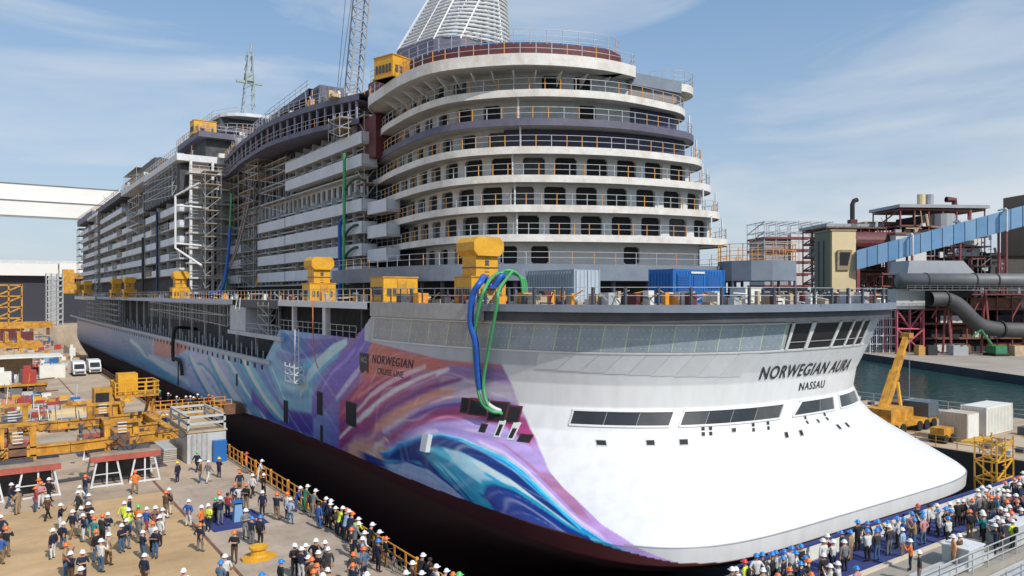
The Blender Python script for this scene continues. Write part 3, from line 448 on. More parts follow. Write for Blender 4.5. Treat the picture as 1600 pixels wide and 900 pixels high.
b = MB(); b.prism([(77,19),(103,19),(103,400),(77,400)], -14, -.02); structure(b.build('east_quay', conc))
# sea
wm = bpy.data.materials.new('harbour_water'); wm.use_nodes = True; n = wm.node_tree.nodes; k = wm.node_tree.links
pb = n['Principled BSDF']; pb.inputs['Base Color'].default_value = (.022, .075, .07, 1); pb.inputs['Roughness'].default_value = .12
wn = n.new('ShaderNodeTexNoise'); wn.inputs['Scale'].default_value = .55; wn.inputs['Detail'].default_value = 5
wt = n.new('ShaderNodeTexCoord'); wb = n.new('ShaderNodeBump'); wb.inputs['Strength'].default_value = .6; wb.inputs['Distance'].default_value = .35
k.new(wt.outputs['Object'], wn.inputs['Vector']); k.new(wn.outputs[0], wb.inputs['Height']); k.new(wb.outputs[0], pb.inputs['Normal'])
b = MB()
b.quad((-2500,-2500,-2),(2500,-2500,-2),(2500,18.6,-2),(-2500,18.6,-2)); b.quad((103,18.6,-2),(2500,18.6,-2),(2500,2600,-2),(103,2600,-2))
structure(b.build('water', wm))
fq = mat('far_quay_concrete', (.36, .31, .25), .9, var=.2, scale=.1); fqw = mat('far_quay_wall', (.04, .045, .06), .8, var=.4, scale=.15)
b = MB(); b.prism([(122,-6),(1500,-400),(1500,1500),(333,363)], -14, -.3, 1, 0); structure(b.build('far_quay', [fq, fqw]))

# ------------------------------------------------------------ dock gate with carpet
gate = thing('dock_gate', 'grey steel dock gate closing the dock under the white stern', 'dock gate', (48, 22, 0))
gd = mat('gate_deck', (.33, .30, .25), .85, var=.2, scale=.5)
b = MB(); b.box(17, 79, 18.9, 26.4, -13, -.02); b.build('body', [gd], gate)
b = MB(); b.box(26, 74, 22.15, 22.45, -.01, .1); b.build('kerb', mat('pale_kerb', (.62, .54, .42), .8, var=.1), gate)
b = MB(); rail_path(b, [(40, 18.95, -.02), (76, 18.95, -.02)], 1.15, 1.8, .03, 0, 0, (1., .68, .36)); b.build('railing', lgrey, gate)
b = MB(); b.box(38, 77, 17.2, 18.85, -.75, -.45); b.build('walkway', lgrey, gate); b = MB(); [b.box(38+i*3, 38.15+i*3, 17.3, 18.8, -3.5, -.75) for i in range(13)]
b.each('bracket', lgrey, gate)
b = MB(); rail_path(b, [(38, 17.25, -.45), (77, 17.25, -.45)], 1.15, 1.8, .03, 0, 0, (1., .68, .36)); b.build('railing', lgrey, gate)
b = MB(); b.box(33, 47, 19.3, 19.6, .05, .35); b.box(33, 47, 19.8, 20.05, .05, .3); b.box(33, 47, 20.3, 20.5, .05, .25); b.each('pipe', lgrey, gate)
tag(MB().box(29, 70, 22.5, 25, -.015, .006).build('carpet', carpet), 'long blue carpet on the dock gate below the stern', 'carpet')
bar = thing('barrier', 'low white and blue barrier between the crowd and the stern', 'barrier', (50, 25.3, 0))
b = MB(); b.box(31.5, 66, 25.1, 25.25, 0, .85); b.build('panel', contw, bar)
b = MB(); b.box(31.5, 66, 25.05, 25.3, .855, .98); b.build('top_rail', carpet, bar)
for i, (x, y, s, h) in enumerate([(44.6,19.9,.9,1.1),(51.5,20.1,1.5,1.2),(56.5,19.9,1.2,1.1)]):
    t = thing('equipment_box', ['small pale grey steel box beside the gate railing', 'wide pale grey steel housing on the gate, middle of the three', 'pale grey steel housing on the gate farthest from the camera'][i], 'box', (x, y, 0), group='steel housings on the dock gate')
    MB().box(x-s, x+s, y-.7, y+.7, 0, h).build('housing', lgrey, t); MB().box(x-s-.06, x+s+.06, y-.76, y+.76, h+.002, h+.08).build('lid', whited, t)
t = thing('access_ladder', 'yellow steel access frame with ladders at the far corner of the stern', 'scaffold', (66, 27.5, 0))
b = MB(); scaffold(b, 65.2, 68.2, 26.6, 28.2, -4, 3.2, 2, 1, 5, .07); b.build('frame', yel, t)
b = MB()
for i in range(14): b.tube((66, 26.5, -3+i*.45), (66.6, 26.5, -3+i*.45), .03, 4)
tag(b.build('rungs', yel, t), kind='stuff')
b = MB(); b.box(65.1, 68.3, 28.2, 29.2, 3.0, 3.15); b.build('platform', yel, t)

# ------------------------------------------------------------ the ship
ship = thing('cruise_ship', 'huge cruise ship under construction, white stern and colourful painted hull', 'cruise ship', (48, 150, 0))
def ztop(p):
    if p < 60.6: return 14.3
    return float(np.interp(p, [60.6, 62.2, 83, 88, 200, 400], [14.3, 11.1, 11.1, 7.5, 7.2, 6.6]))
GREYP = (.46, .47, .50)
def hull_paint(P, Z):
    """print colours of the hull, evaluated at parameter p and height z"""
    n = len(P); col = np.empty((n, 3))
    pq = np.linspace(62, -12, 1500); qq = np.array([hp(x, 5.) for x in pq]); sq = np.r_[0, np.cumsum(np.linalg.norm(np.diff(qq, axis=0), axis=1))]
    S = np.where(P >= 62, 62-P, np.interp(-P, -pq, sq))           # arc length round the stern
    base_p = [40, 60, 66, 74, 86, 100, 130, 200, 320]
    base_c = np.array([lin(c) for c in [(165,140,190),(140,90,130),(105,95,160),(110,140,180),(120,165,190),(140,160,185),(150,158,182),(140,150,170),(135,140,150)]])
    for j in range(3): col[:, j] = np.interp(P, base_p, base_c[:, j])
    low = np.clip((1.8-Z)/2., 0, 1)*((P > 66) & (P < 100))
    col = col*(1-low[:, None]*.5)+np.array(lin((80,80,150)))*low[:, None]*.5
    for top, bot, c, soft in ART:
        tp = np.array(top); bp = np.array(bot)
        zt = np.interp(S, tp[:, 0], tp[:, 1]); zb = np.interp(S, bp[:, 0], bp[:, 1])
        p0 = max(tp[0, 0], bp[0, 0]) if False else min(tp[0, 0], bp[0, 0]); p1 = max(tp[-1, 0], bp[-1, 0])
        ps = .15+soft*.8
        a = np.clip((zt-Z)/soft+.5, 0, 1)*np.clip((Z-zb)/soft+.5, 0, 1)*np.clip((S-p0)/ps+.8, 0, 1)*np.clip((p1-S)/ps+.8, 0, 1)
        a = a*a*(3-2*a)
        col = col*(1-a[:, None])+np.array(lin(c))*a[:, None]
    # fine flowing streaks and pale veins of the print
    ph = Z*2.6-2.6*(.8*S-.025*S*S); aft = np.clip((S+2)/3, 0, 1)*np.clip((23-S)/3, 0, 1)
    ph2 = Z*2.2+S*1.0+.8*np.sin(S*.22); fw = np.clip((-3-S)/4, 0, 1)
    for fr_, o_, am in ((1., 0., .34), (1.7, 1.3, .24), (2.9, .4, .18)):
        v1 = np.exp(-np.sin(ph*fr_*.5+o_+.5*np.sin(S*.7))**2/.012)*aft; v2 = np.exp(-np.sin(ph2*fr_*.5+o_)**2/.014)*fw
        a = ((v1+v2)*am*(.55+.45*np.sin(S*.35+Z*.8+o_*3)))[:, None]; a = np.clip(a, 0, 1)
        col = col*(1-a)+np.array(lin((206, 204, 214)))*a
    f = .5+.5*np.sin(Z*5.2+2.2*np.sin(S*.21+Z*.35)-S*.5); g = .5+.5*np.sin(Z*13+3*np.sin(S*.13)-S*1.1)
    col *= (1+.10*(f-.5)+.10*(g-.5)*(S > -8))[:, None]
    lum = col.mean(1, keepdims=True); col = np.clip((lum+(col-lum)*1.08)*1.42, 0, .8)
    edge = np.interp(Z, [e[0] for e in EDGE], [e[1] for e in EDGE])
    wh = (P < edge)
    def over(dist, wid, c):                                       # blend a paint colour in over a narrow edge
        a = np.clip(dist/wid+.5, 0, 1)[:, None]; return col*(1-a)+np.array(c)*a
    col = over(edge-P, .16, (.765, .765, .76))
    gz = np.minimum(Z-(10.16+np.clip((P-54)*.115, 0, .9)), Z-(8.8+np.clip((49-P)*.14, 0, 1.6)))
    gz = np.where((P < 61.6) & (P > 40), gz, -1); col = over(gz, .14, (.50, .53, .56))
    m2 = (Z > 9.75-(P-34)*.0) & (P <= 46.5) & (Z < 11.3) & (Z > 8.9+np.clip((P-36)*.085, 0, 1.1)); col[m2] = (.66, .675, .68)
    m3 = (Z >= 11.1) & (P < 61.3); col[m3] = (.42, .46, .49)
    line = (np.abs(Z-1.02) < .035) & (P < 44); col[line] = (.25, .25, .26)
    low = (Z < .98) & wh; col[low] = (.72, .725, .73)
    boot = Z < np.interp(P, [20, 32, 38, 42.3, 49.4, 55.6, 59.3, 61.6, 73, 87.5, 101, 125, 200], [.05, .05, .25, .6, 1.1, 1.05, .95, .8, .75, .55, .05, -.5, -.6])
    col[boot] = (.085, .022, .024)
    return col
Pg = np.concatenate([np.arange(-310, -20, 10.), np.arange(-20, 36, .4), np.arange(36, 60, .1), np.arange(60, 62.01, .035), np.arange(62.2, 100, .2), np.arange(100, 150, .5), np.arange(150, 372, 2.), [372.]])
Zg = np.unique(np.round(np.concatenate([[-12, -9, -6, -4, -2.5, -1.5, -.9, -.6, -.3], np.arange(-.1, 1., .07), [.985, 1.0, 1.02, 1.05], np.arange(1.1, 14.3, .085), [14.3]]), 3))
V = np.array([hp(p, z) for p in Pg for z in Zg]); nz_ = len(Zg)
faces = []
for a in range(len(Pg)-1):
    pm = (Pg[a]+Pg[a+1])/2; zt = ztop(pm)
    for c in range(nz_-1):
        if (Zg[c]+Zg[c+1])/2 > zt: break
        q = a*nz_+c; faces.append((q, q+1, q+nz_+1, q+nz_))
me = bpy.data.meshes.new('hull'); me.from_pydata(V.tolist(), [], faces)
PP = np.repeat(Pg, nz_); ZZ = np.tile(Zg, len(Pg)); hc = hull_paint(PP, ZZ)
at = me.color_attributes.new('print', 'FLOAT_COLOR', 'POINT'); at.data.foreach_set('color', np.c_[hc, np.ones(len(hc))].ravel())
me.polygons.foreach_set('use_smooth', [True]*len(faces)); me.update()
hm = bpy.data.materials.new('hull_print'); hm.use_nodes = True; n = hm.node_tree.nodes; k = hm.node_tree.links
pb = n['Principled BSDF']; pb.inputs['Roughness'].default_value = .33
va = n.new('ShaderNodeVertexColor'); va.layer_name = 'print'
tcn = n.new('ShaderNodeTexCoord'); mpn = n.new('ShaderNodeMapping'); mpn.inputs['Scale'].default_value = (.5, .5, .12)
nn = n.new('ShaderNodeTexNoise'); nn.inputs['Scale'].default_value = 2.5; nn.inputs['Detail'].default_value = 6
rr = n.new('ShaderNodeValToRGB'); rr.color_ramp.elements[0].color = (.84, .84, .84, 1); rr.color_ramp.elements[0].position = .3; rr.color_ramp.elements[1].position = .6
ml = n.new('ShaderNodeMixRGB'); ml.blend_type = 'MULTIPLY'; ml.inputs[0].default_value = .6
k.new(tcn.outputs['Object'], mpn.inputs[0]); k.new(mpn.outputs[0], nn.inputs['Vector']); k.new(nn.outputs[0], rr.inputs[0])
k.new(va.outputs[0], ml.inputs[1]); k.new(rr.outputs[0], ml.inputs[2]); k.new(ml.outputs[0], pb.inputs['Base Color'])
nb = n.new('ShaderNodeTexNoise'); nb.inputs['Scale'].default_value = .45; bpn = n.new('ShaderNodeBump'); bpn.inputs['Strength'].default_value = .25; bpn.inputs['Distance'].default_value = .08
k.new(tcn.outputs['Object'], nb.inputs['Vector']); k.new(nb.outputs[0], bpn.inputs['Height']); k.new(bpn.outputs[0], pb.inputs['Normal'])
me.materials.append(hm); hull = link('hull', me, ship)

# hull panels below the stern deck, each a plate of its own with a sealed joint
pan_m = [mat('stern_panel_%d' % i, (.30+.025*i, .36+.025*i, .41+.025*i), .35, var=.16, scale=1.1) for i in range(3)]
pan_w = [mat('shaded_side_panel_%d' % i, (.38+.03*i, .37+.03*i, .36+.03*i), .45, var=.16, scale=1.1) for i in range(2)]  # warm copy: the tone of the shaded side is put into its colour
pts = [60.9-1.72*i for i in range(20)]
for i, (a, c) in enumerate(zip(pts, pts[1:])):
    z0 = 11.3 if a < 56 else 11.3+.0; b = MB(); plate(b, c+.03, a-.03, z0, 13.0, .05, 0, 4, 2, 0, .05)
    b.build('panel', (pan_m[i % 3] if a < 52 else pan_w[i % 2]), ship)
jm = mat('joint_sealant', (.52, .62, .42), .6, var=.15)
b = MB()
for a, c in zip(pts, pts[1:]):
    for j in range(4):
        for zz in (11.55, 12.15, 12.75):
            q = c+(a-c)*(j+.5)/4+random.uniform(-.05, .05); plate(b, q-.035, q+.035, zz-.03, zz+.03, .06, 0, 1, 1)
tag(b.build('fasteners', mat('chalk_marks', (.62, .68, .70), .6, var=0), ship), kind='stuff')
b = MB()
for q in pts: plate(b, q-.045, q+.045, 11.3, 13.0, .056, 0, 1, 2)
b.each('joint', jm, ship)
b = MB(); plate(b, 28.2, 60.9, 13.02, 13.12, .06, 0, 60, 1, 0, .06); plate(b, 20, 60.9, 11.14, 11.26, .06, 0, 60, 1, 0, .06); b.each('moulding', white, ship)
lp = [mat('lower_panel_%d' % i, (.63+.03*i, .64+.03*i, .645+.03*i), .4, var=.05) for i in range(2)]
for i in range(9):
    q = 46.6-1.75*i; b = MB(); plate(b, q-1.70, q, 10.0-.06*i, 11.1, .03, 0, 4, 2, -1.1, .03); b.build('panel', lp[i % 2], ship)
# row of stern windows: four raked groups of panes
for (a, c) in ((43.6, 36.2), (35.3, 27.3), (26.3, 23.3), (22.3, 17.6)):
    npn = max(2, round((a-c)/2.2)); w_ = (a-c)/npn
    for i in range(npn):
        b = MB(); plate(b, c+w_*i+.012, c+w_*(i+1)-.012, 6.42, 7.24, .012, 0, 4, 1, -.42); b.build('window_pane', glassd if i % 3 else mat('smoked_glass', (.075, .078, .08), .15, var=.3, scale=.5), ship)
    b = MB(); plate(b, c-.1, a+.1, 6.30, 6.42, .09, 0, 12, 1, 0, .09); b.build('window_sill', white, ship)
    b = MB(); plate(b, c-.52, a-.32, 7.24, 7.36, .09, 0, 12, 1, 0, .09); b.build('window_head', white, ship)
    for q in (c-.1, a): b = MB(); plate(b, q, q+.1, 6.42, 7.24, .09, 0, 1, 1, -.42, .09); b.build('window_jamb', white, ship)
# big open mullioned window at the far end of the panel band
b = MB(); plate(b, 20.9, 27.9, 11.27, 13.0, .03, 0, 8, 1, 0, .03); b.build('window_opening', black, ship)
for i in range(6):
    b = MB(); q = 27.8-1.37*i; plate(b, q-.1, q+.1, 11.25, 13.1, .1, 0, 1, 1, -.12, .08); b.build('mullion', white, ship)
b = MB(); plate(b, 20.9, 27.9, 11.75, 11.81, .1, 0, 8, 1); b.build('guard_rail', scaf, ship)
# openings in the hull plating: flat plate coloured as inner shade, raised frame
def opening(p, z, w_, h_, frame=dsteel, fill=black, fr=.1, depth=.03, name='opening'):
    e = (Vector(hp(p+.1, z))-Vector(hp(p-.1, z))).length/.2
    def patch_(w2, z0, z1, off, edge):
        if 45 < p < 62:                                            # keep the sides upright on the raked plating
            yc = hp(p, z)[1]; ty = abs(hp(p+.1, z)[1]-hp(p-.1, z)[1])/.2/e; b = MB(); n_ = 4; i = len(b.v)
            def pt(y, zz, o_):
                ya = np.interp(zz, ZK, YA); nn_ = np.interp(zz, ZK, NN); f = min(max((YC-y)/(YC-ya), 0), 1)
                return tuple(hs(YC-36*math.asin(f**(nn_/2))/(math.pi/2), zz, o_))
            ys = [yc-w2*ty+2*w2*ty*q/n_ for q in range(n_+1)]
            for o_ in (off, off-edge):
                for y in ys: b.v.append(pt(y, z0, o_)); b.v.append(pt(y, z1, o_))
            m_ = 2*(n_+1)
            for q in range(n_):
                b.f.append((2*q, 2*q+1, 2*q+3, 2*q+2)); b.m.append(0)
                if edge: b.f += [(2*q, 2*q+2, m_+2*q+2, m_+2*q), (2*q+1, 2*q+3, m_+2*q+3, m_+2*q+1)]; b.m += [0, 0]
            if edge: b.f += [(0, 1, m_+1, m_), (2*n_, 2*n_+1, m_+2*n_+1, m_+2*n_)]; b.m += [0, 0]
            return b
        return plate(MB(), p-w2/e, p+w2/e, z0, z1, off, 0, 2, 2, 0, edge)
    patch_(w_/2+fr, z-h_/2-fr, z+h_/2+fr, max(.03, depth), max(.03, depth)).build(name+'_frame', frame, ship)
    if fill: patch_(w_/2, z-h_/2, z+h_/2, .05, 0).build(name, fill, ship)
for a in ((63.3,4.35,2.1,2.0),(70.9,4.4,1.3,2.1),(80.9,2.3,1.2,2.3),(70.4,1.5,.5,1.5),(100,4,.6,1.4)): opening(*a)
for a in ((51.9,7.0,.6,.9),(50.75,7.0,1.5,1.0),(49.15,6.85,1.4,1.2),(47.9,6.75,.9,1.0)): opening(*a, frame=maroon)
for a in ((50.8,5.65,.5,.45),(47.5,5.35,.9,.4)): opening(*a, frame=maroon, fr=.05)
for a in ((49.3,5.75,.32,.9),(48.2,5.7,.34,.9)): opening(*a, frame=white, fr=.12)
for a in ((41.5,5.4,.6,.25),(37.7,5.45,.5,.25),(35.1,5.45,.55,.28),(31,5.95,.3,.22),(27,5.28,.34,.32),(26.2,5.25,.34,.32),(25.3,5.8,.2,.22),(24.1,5.2,.3,.3),(23.1,5.2,.3,.3)): opening(*a, frame=lgrey, fr=.05)
for q in (33.5,32.9,29.4,28.2,25.9,24.5):
    for dz in (-.16, .16): opening(q, 6.0+dz, .22, .2, lgrey, black, .03)
opening(57.5, 3.95, .8, 1.25, whited, None, 0, .4, 'marker_box')

# lettering: text laid on the hull surface
def arc_tab(z, p0, p1, n=400):
    ps = np.linspace(p0, p1, n); q = np.array([hp(p, z) for p in ps]); s = np.r_[0, np.cumsum(np.linalg.norm(np.diff(q, axis=0), axis=1))]
    return ps, s
def lettering(txt, pc, z, size, m, name='lettering', off=.03, spacing=1.12, bold=.012, sx=1., parent=None):
    cu = bpy.data.curves.new('t', 'FONT'); cu.body = txt; cu.size = size; cu.align_x = 'CENTER'; cu.align_y = 'CENTER'; cu.space_character = spacing; cu.offset = bold*size
    to = bpy.data.objects.new('t', cu); C.objects.link(to); bpy.context.view_layer.update()
    me = bpy.data.meshes.new_from_object(to.evaluated_get(bpy.context.evaluated_depsgraph_get()))
    bpy.data.objects.remove(to)
    ps, s = arc_tab(z, 62, 0); sc = np.interp(-pc, -ps, s)
    for v in me.vertices:
        p = np.interp(sc+v.co.x*sx, s, ps); v.co = hs(p, z+v.co.y, off)
    me.materials.clear(); me.materials.append(m); me.name = name
    return link(name, me, parent or ship)
ink = mat('lettering_ink', (.022, .024, .03), .5, var=0)
lettering('NORWEGIAN AURA', 25.6, 9.6, 1.28, ink, bold=.016, sx=.9, spacing=1.13, off=.045)
lettering('NASSAU', 25.2, 8.35, .8, ink, bold=.012, spacing=1.15)
ink2 = mat('logo_ink', (.03, .022, .035), .5, var=0)
lettering('NORWEGIAN', 58.95, 9.55, 1.0, ink2, spacing=1.12, bold=.012)
lettering('CRUISE LINE', 59.0, 8.62, .72, ink2, spacing=1.1, bold=.004)
b = MB(); ps, s = arc_tab(9.2, 62, 0); i0 = len(b.v)
s0 = np.interp(-61.55, -ps, s); gx = np.linspace(-.9, .9, 9)
for x in gx:
    p = np.interp(s0+x, s, ps)
    b.v.append(tuple(hs(p, 8.25+.16*math.sin(x*4.5)+.1, .03))); b.v.append(tuple(hs(p, 9.95, .03)))
for a in range(8): b.f.append((2*a, 2*a+1, 2*a+3, 2*a+2)); b.m.append(0)
logo = b.build('logo', ink2, ship)
lettering('NCL', 61.55, 9.35, .62, mat('logo_pale', (.45, .36, .40), .5, var=0), off=.045, bold=.01, parent=logo)

# weather deck, deck edge, stern railing
b = MB(); ps = [26+.6*i for i in range(61)]+[65, 70, 80, 100, 140, 200, 260, 285, 300, 320, 340, 360, 372]
for a, c in zip(ps, ps[1:]):
    b.quad(hp(a, 14.3), hp(52-a, 14.3), hp(52-c, 14.3), hp(c, 14.3))
deckm = mat('primer_deck', (.20, .19, .18), .8, var=.3, scale=.5)
for i in range(len(b.v)): b.v[i] = (b.v[i][0], b.v[i][1], 14.28)
b.build('weather_deck', deckm, ship)
def edge_ring(plist, z0, z1, off, m, name, cap=.6):
    b = MB()
    for a, c in zip(plist, plist[1:]):
        A = [hp(a, 14.2), hp(c, 14.2)]; O = []
        for p in (a, c):
            q = Vector(hp(p, 14.2)); t = Vector(hp(p-.1, 14.2))-Vector(hp(p+.1, 14.2)); nrm = Vector((t.y, -t.x, 0)).normalized()
            c0 = Vector((CX, 62, 14.2)) if p < 62 else Vector((CX, p, 14.2))
            if nrm.dot(q-c0) < 0: nrm = -nrm
            O.append((q+nrm*off, q-nrm*cap))
        (o0, i0), (o1, i1) = O
        f = lambda v, z: (v.x, v.y, z)
        b.quad(f(o0,z0), f(o1,z0), f(o1,z1), f(o0,z1)); b.quad(f(o0,z1), f(o1,z1), f(i1,z1), f(i0,z1)); b.quad(f(i0,z0), f(i1,z0), f(o1,z0), f(o0,z0))
    return b.build(name, m, ship, True)
sternp = [51.5-.7*i for i in range(int((51.5+8)/.7)+1)]
edge_ring(sternp, 13.86, 14.34, .55, gsteel, 'deck_edge')
edge_ring(sternp, 13.22, 13.84, .12, dsteel, 'deck_fascia')
edge_ring([61.2-.7*i for i in range(15)], 13.2, 14.34, .22, mat('warm_grey_primer', (.42, .40, .38), .5, var=.15), 'deck_edge')
edge_ring([61.3, 70, 82.5], 13.75, 14.34, .35, white, 'deck_edge')
edge_ring([82.6, 90, 100], 13.4, 14.34, .25, dsteel, 'deck_edge')
edge_ring([100.2, 140, 180, 240], 13.7, 14.36, .5, mat('pale_blue_grey', (.44, .47, .53), .5, var=.1), 'deck_edge')
edge_ring([240.2, 260, 285, 295, 305, 316], 13.4, 14.36, .8, whited, 'deck_edge')
def ring_path(plist, z, inset):
    out = []
    for p in plist:
        q = Vector(hp(p, 14.2)); t = Vector(hp(p-.1, 14.2))-Vector(hp(p+.1, 14.2)); nrm = Vector((t.y, -t.x, 0)).normalized()
        c0 = Vector((CX, 62, 14.2)) if p < 62 else Vector((CX, p, 14.2))
        if nrm.dot(q-c0) < 0: nrm = -nrm
        q = q-nrm*inset; out.append((q.x, q.y, z))
    return out
b = MB(); rail_path(b, ring_path(sternp, 14.3, .1), 1.15, 2.05, .028, 1, 0, (1., .55), .09); b.build('railing', [scaf, dsteel], ship)
rmix = lambda: random.choice((0, 0, 1))
b = MB(); rail_path(b, ring_path([61.2-.7*i for i in range(15)], 14.3, .1), 1.15, 1.6, .03, 1, 0, (1., .55), .05); b.build('railing', [scaf, dsteel], ship)
b = MB(); rail_path(b, ring_path([61.3, 70, 80, 100, 140, 200, 260, 285, 300, 316], 14.34, .0), 1.15, 1.5, .035, rmix, 0, (1., .55)); b.build('railing', [scaf, orng], ship)

# recess under the promenade on the port side
b = MB(); b.box(31.5, 31.8, 62, 300, 6, 14.2); b.box(27.3, 31.5, 61.6, 61.9, 7, 14.2); b.each('bulkhead', dark, ship)
b = MB(); b.box(27.05, 31.5, 88, 320, 7.0, 7.2); b.box(27.05, 31.5, 62.2, 84, 10.9, 11.1); b.each('recess_floor', dsteel, ship)
b = MB(); b.box(26.75, 27.25, 86, 320, 7.0, 7.42); b.build('ledge', lgrey, ship)
b = MB()
for i in range(90):
    y = 90+i*2.3; b.box(27.3, 27.42, y, y+.12, 7.2, 8.3+.5*(i % 3)); 
    if i % 4 == 0: b.box(29.2, 29.5, y, y+.35, 7.2, 13.6)
b.each('frame', lgrey, ship)
b = MB()
for i in range(70): y = 89+i*2.9; b.box(27.01, 27.045, y, y+.7, 6.2, 6.75)
for v in range(len(b.v)): b.v[v] = (b.v[v][0]-.06, b.v[v][1], b.v[v][2])
b.each('freeing_port', dark, ship)
b = MB(); b.box(26.8, 29.8, 95.5, 102.5, 10.4, 13.6); b.build('casing', wallg, ship)
b = MB(); b.box(26.6, 31.4, 81.5, 103, 9.9, 10.38); b.build('platform', wallg, ship)
b = MB(); b.box(26.9, 27.4, 69.2, 70.0, 11.1, 13.8); b.box(27, 27.4, 78.5, 79, 11.1, 13.8); b.each('pillar', whited, ship)
b = MB(); rail_path(b, [(27.1, 62.4, 11.1), (27.1, 83, 11.1)], 1.1, 1.5, .03); b.build('railing', scaf, ship); b = MB(); rail_path(b, [(26.75, 82, 10.4), (26.75, 95, 10.4)], 1.1, 1.5, .03); b.build('railing', scaf, ship)
# ------------------------------------------------------------ superstructure
ZD = [17.8, 20.5, 23.25, 26.0, 28.6, 31.15, 33.75, 36.7]
BASE = [(38.6,96),(38.6,87),(38.5,82.5),(37.9,78),(37.2,73.5),(36.7,67.5),(37.3,62.3),(39.8,58.2),(43.8,55.2),(50,52.3),(56.5,50.9),(60.3,51.1),(62.8,53.5),(63.6,58),(63.8,70),(63.8,96)]
def deck_curve(k, n=5):
    pts = []
    for x, y in BASE:
        w1 = min(1, max(0, (x-42)/18.)); w0 = 1-w1
        port = w0 if y < 80 else 0
        pts.append((x+w1*(3.2-k)*.78-port*(.28*(k-3) if k < 7 else 2.6), y-(2.6-k)*.45*w1-(.2*(k-3) if 50 < y < 58 and w1 < .6 else 0), 0))
    return [Vector((q.x, q.y)) for q in catmull(pts, n)]
def offset(curve, d):
    out = []
    for i, q in enumerate(curve):
        t = (curve[min(i+1, len(curve)-1)]-curve[max(i-1, 0)]).normalized(); out.append(q+Vector((-t.y, t.x))*d)
    return out
def band_mesh(b, outer, inner, z0, z1, m=0, mt=None, mu=None):
    f = lambda q, z: (q.x, q.y, z)
    for i in range(len(outer)-1):
        a, c, d, e = outer[i], outer[i+1], inner[i+1], inner[i]
        b.quad(f(a,z0), f(c,z0), f(c,z1), f(a,z1), m); b.quad(f(a,z1), f(c,z1), f(d,z1), f(e,z1), m if mt is None else mt); b.quad(f(e,z0), f(d,z0), f(c,z0), f(a,z0), m if mu is None else mu)
    return b
WIN = {}
def window_mesh(w_, h_, dep, fill, reveal):
    key = (round(w_, 2), round(h_, 2), dep, fill.name, reveal.name)
    if key in WIN: return WIN[key]
    c = min(w_, h_)*.12; x, z = w_/2, h_/2
    ring = [(-x+c,-z),(x-c,-z),(x,-z+c),(x,z-c),(x-c,z),(-x+c,z),(-x,z-c),(-x,-z+c)]
    b = MB(); b.v = [(p, 0, q) for p, q in ring]+[(p, dep, q) for p, q in ring]
    for i in range(8): b.f.append((i, (i+1) % 8, 8+(i+1) % 8, 8+i)); b.m.append(0)
    b.f.append(tuple(range(8, 16))); b.m.append(1)
    WIN[key] = b.mesh('window', [reveal, fill]); return WIN[key]
def window_wall(curve, z0, z1, bay, ww, wh, sill, has, wallm, parent, fill=black, dep=.4, names=('wall', 'window')):
    """panelled wall along a plan curve with real openings; every window is an object of its own"""
    L = [0.]
    for a, c in zip(curve, curve[1:]): L.append(L[-1]+(c-a).length)
    def at(s):
        i = min(max(np.searchsorted(L, s)-1, 0), len(curve)-2); t = (s-L[i])/max(L[i+1]-L[i], 1e-6); return curve[i].lerp(curve[i+1], min(t, 1))
    n = max(1, int(L[-1]/bay)); b = MB(); off0 = (L[-1]-n*bay)/2
    ps = [at(off0+i*bay) for i in range(n+1)]; ps[0] = curve[0]; ps[-1] = curve[-1]
    for i in range(n):
        a, c = ps[i], ps[i+1]; t = (c-a); w_ = t.length; t = t/w_; mid = (a+c)/2
        P = lambda x, z: (mid.x+t.x*x, mid.y+t.y*x, z)
        r = has(i, mid)
        if not r or w_ < ww+.15:
            b.quad(P(-w_/2,z0), P(w_/2,z0), P(w_/2,z1), P(-w_/2,z1)); continue
        zc = z0+sill+wh/2; x, z = ww/2, wh/2; cc = min(ww, wh)*.12
        ring = [(-x+cc,-z),(x-cc,-z),(x,-z+cc),(x,z-cc),(x-cc,z),(-x+cc,z),(-x,z-cc),(-x,-z+cc)]
        i0 = len(b.v); b.v += [P(p, zc+q) for p, q in ring]+[P(-w_/2,z0), P(w_/2,z0), P(w_/2,z1), P(-w_/2,z1)]
        for f in ((8,9,1,0),(9,2,1),(9,10,3,2),(10,4,3),(10,11,5,4),(11,6,5),(11,8,7,6),(8,0,7)):
            b.f.append(tuple(i0+q for q in f)); b.m.append(0)
        fl = fill if (i*7+int(z0*3)) % 9 else mat('boarded_window', (.085, .085, .09), .6, var=.4, scale=1.2)
        o = link(names[1], window_mesh(ww, wh, dep, fl, wallm), parent)
        o.matrix_basis = Matrix.Translation(Vector((mid.x, mid.y, zc))+Vector(o.location)) @ Matrix.Rotation(math.atan2(t.y, t.x), 4, 'Z')
    return b.build(names[0], wallm, parent)

# aft terraces: slab, railing, wall, windows for each deck
rows = {1: 'many', 2: 'many', 3: 'many', 4: 'navy', 5: 'few', 6: 'few'}
for k in range(1, 8):
    c = deck_curve(k)
    if k == 7: c = [q for q in c if not (q.x > 52.2 and q.y < 64)][:int(len(c)*.66)]
    gm = {5: psteel}.get(k, slabm)
    t = .42 if k < 7 else .8
    # scalloped upstand only on the stern, thin slab on the side
    b = MB(); band_mesh(b, c, offset(c, 7), ZD[k]-t, ZD[k], 0, 1, 2); b.build('deck_slab', [gm, deckm, wallg], ship)
    if k in (1, 2):
        seg = [q for q in c if q.x < 38.4 and 59 < q.y < 66]
    up = c[:]; b = MB(); band_mesh(b, offset(up, -.03), offset(up, .1), ZD[k]-t-.12, ZD[k]+.14, 0); b.build('slab_edge', gm, ship)
    b = MB(); rail_path(b, [(q.x, q.y, ZD[k]+.1) for q in offset(c, .12)], 1.1, 1.45, .03, lambda: random.choice((0, 0, 1, 1, 1)), 0, (1., .52), .036); b.build('railing', [scaf, orng], ship)
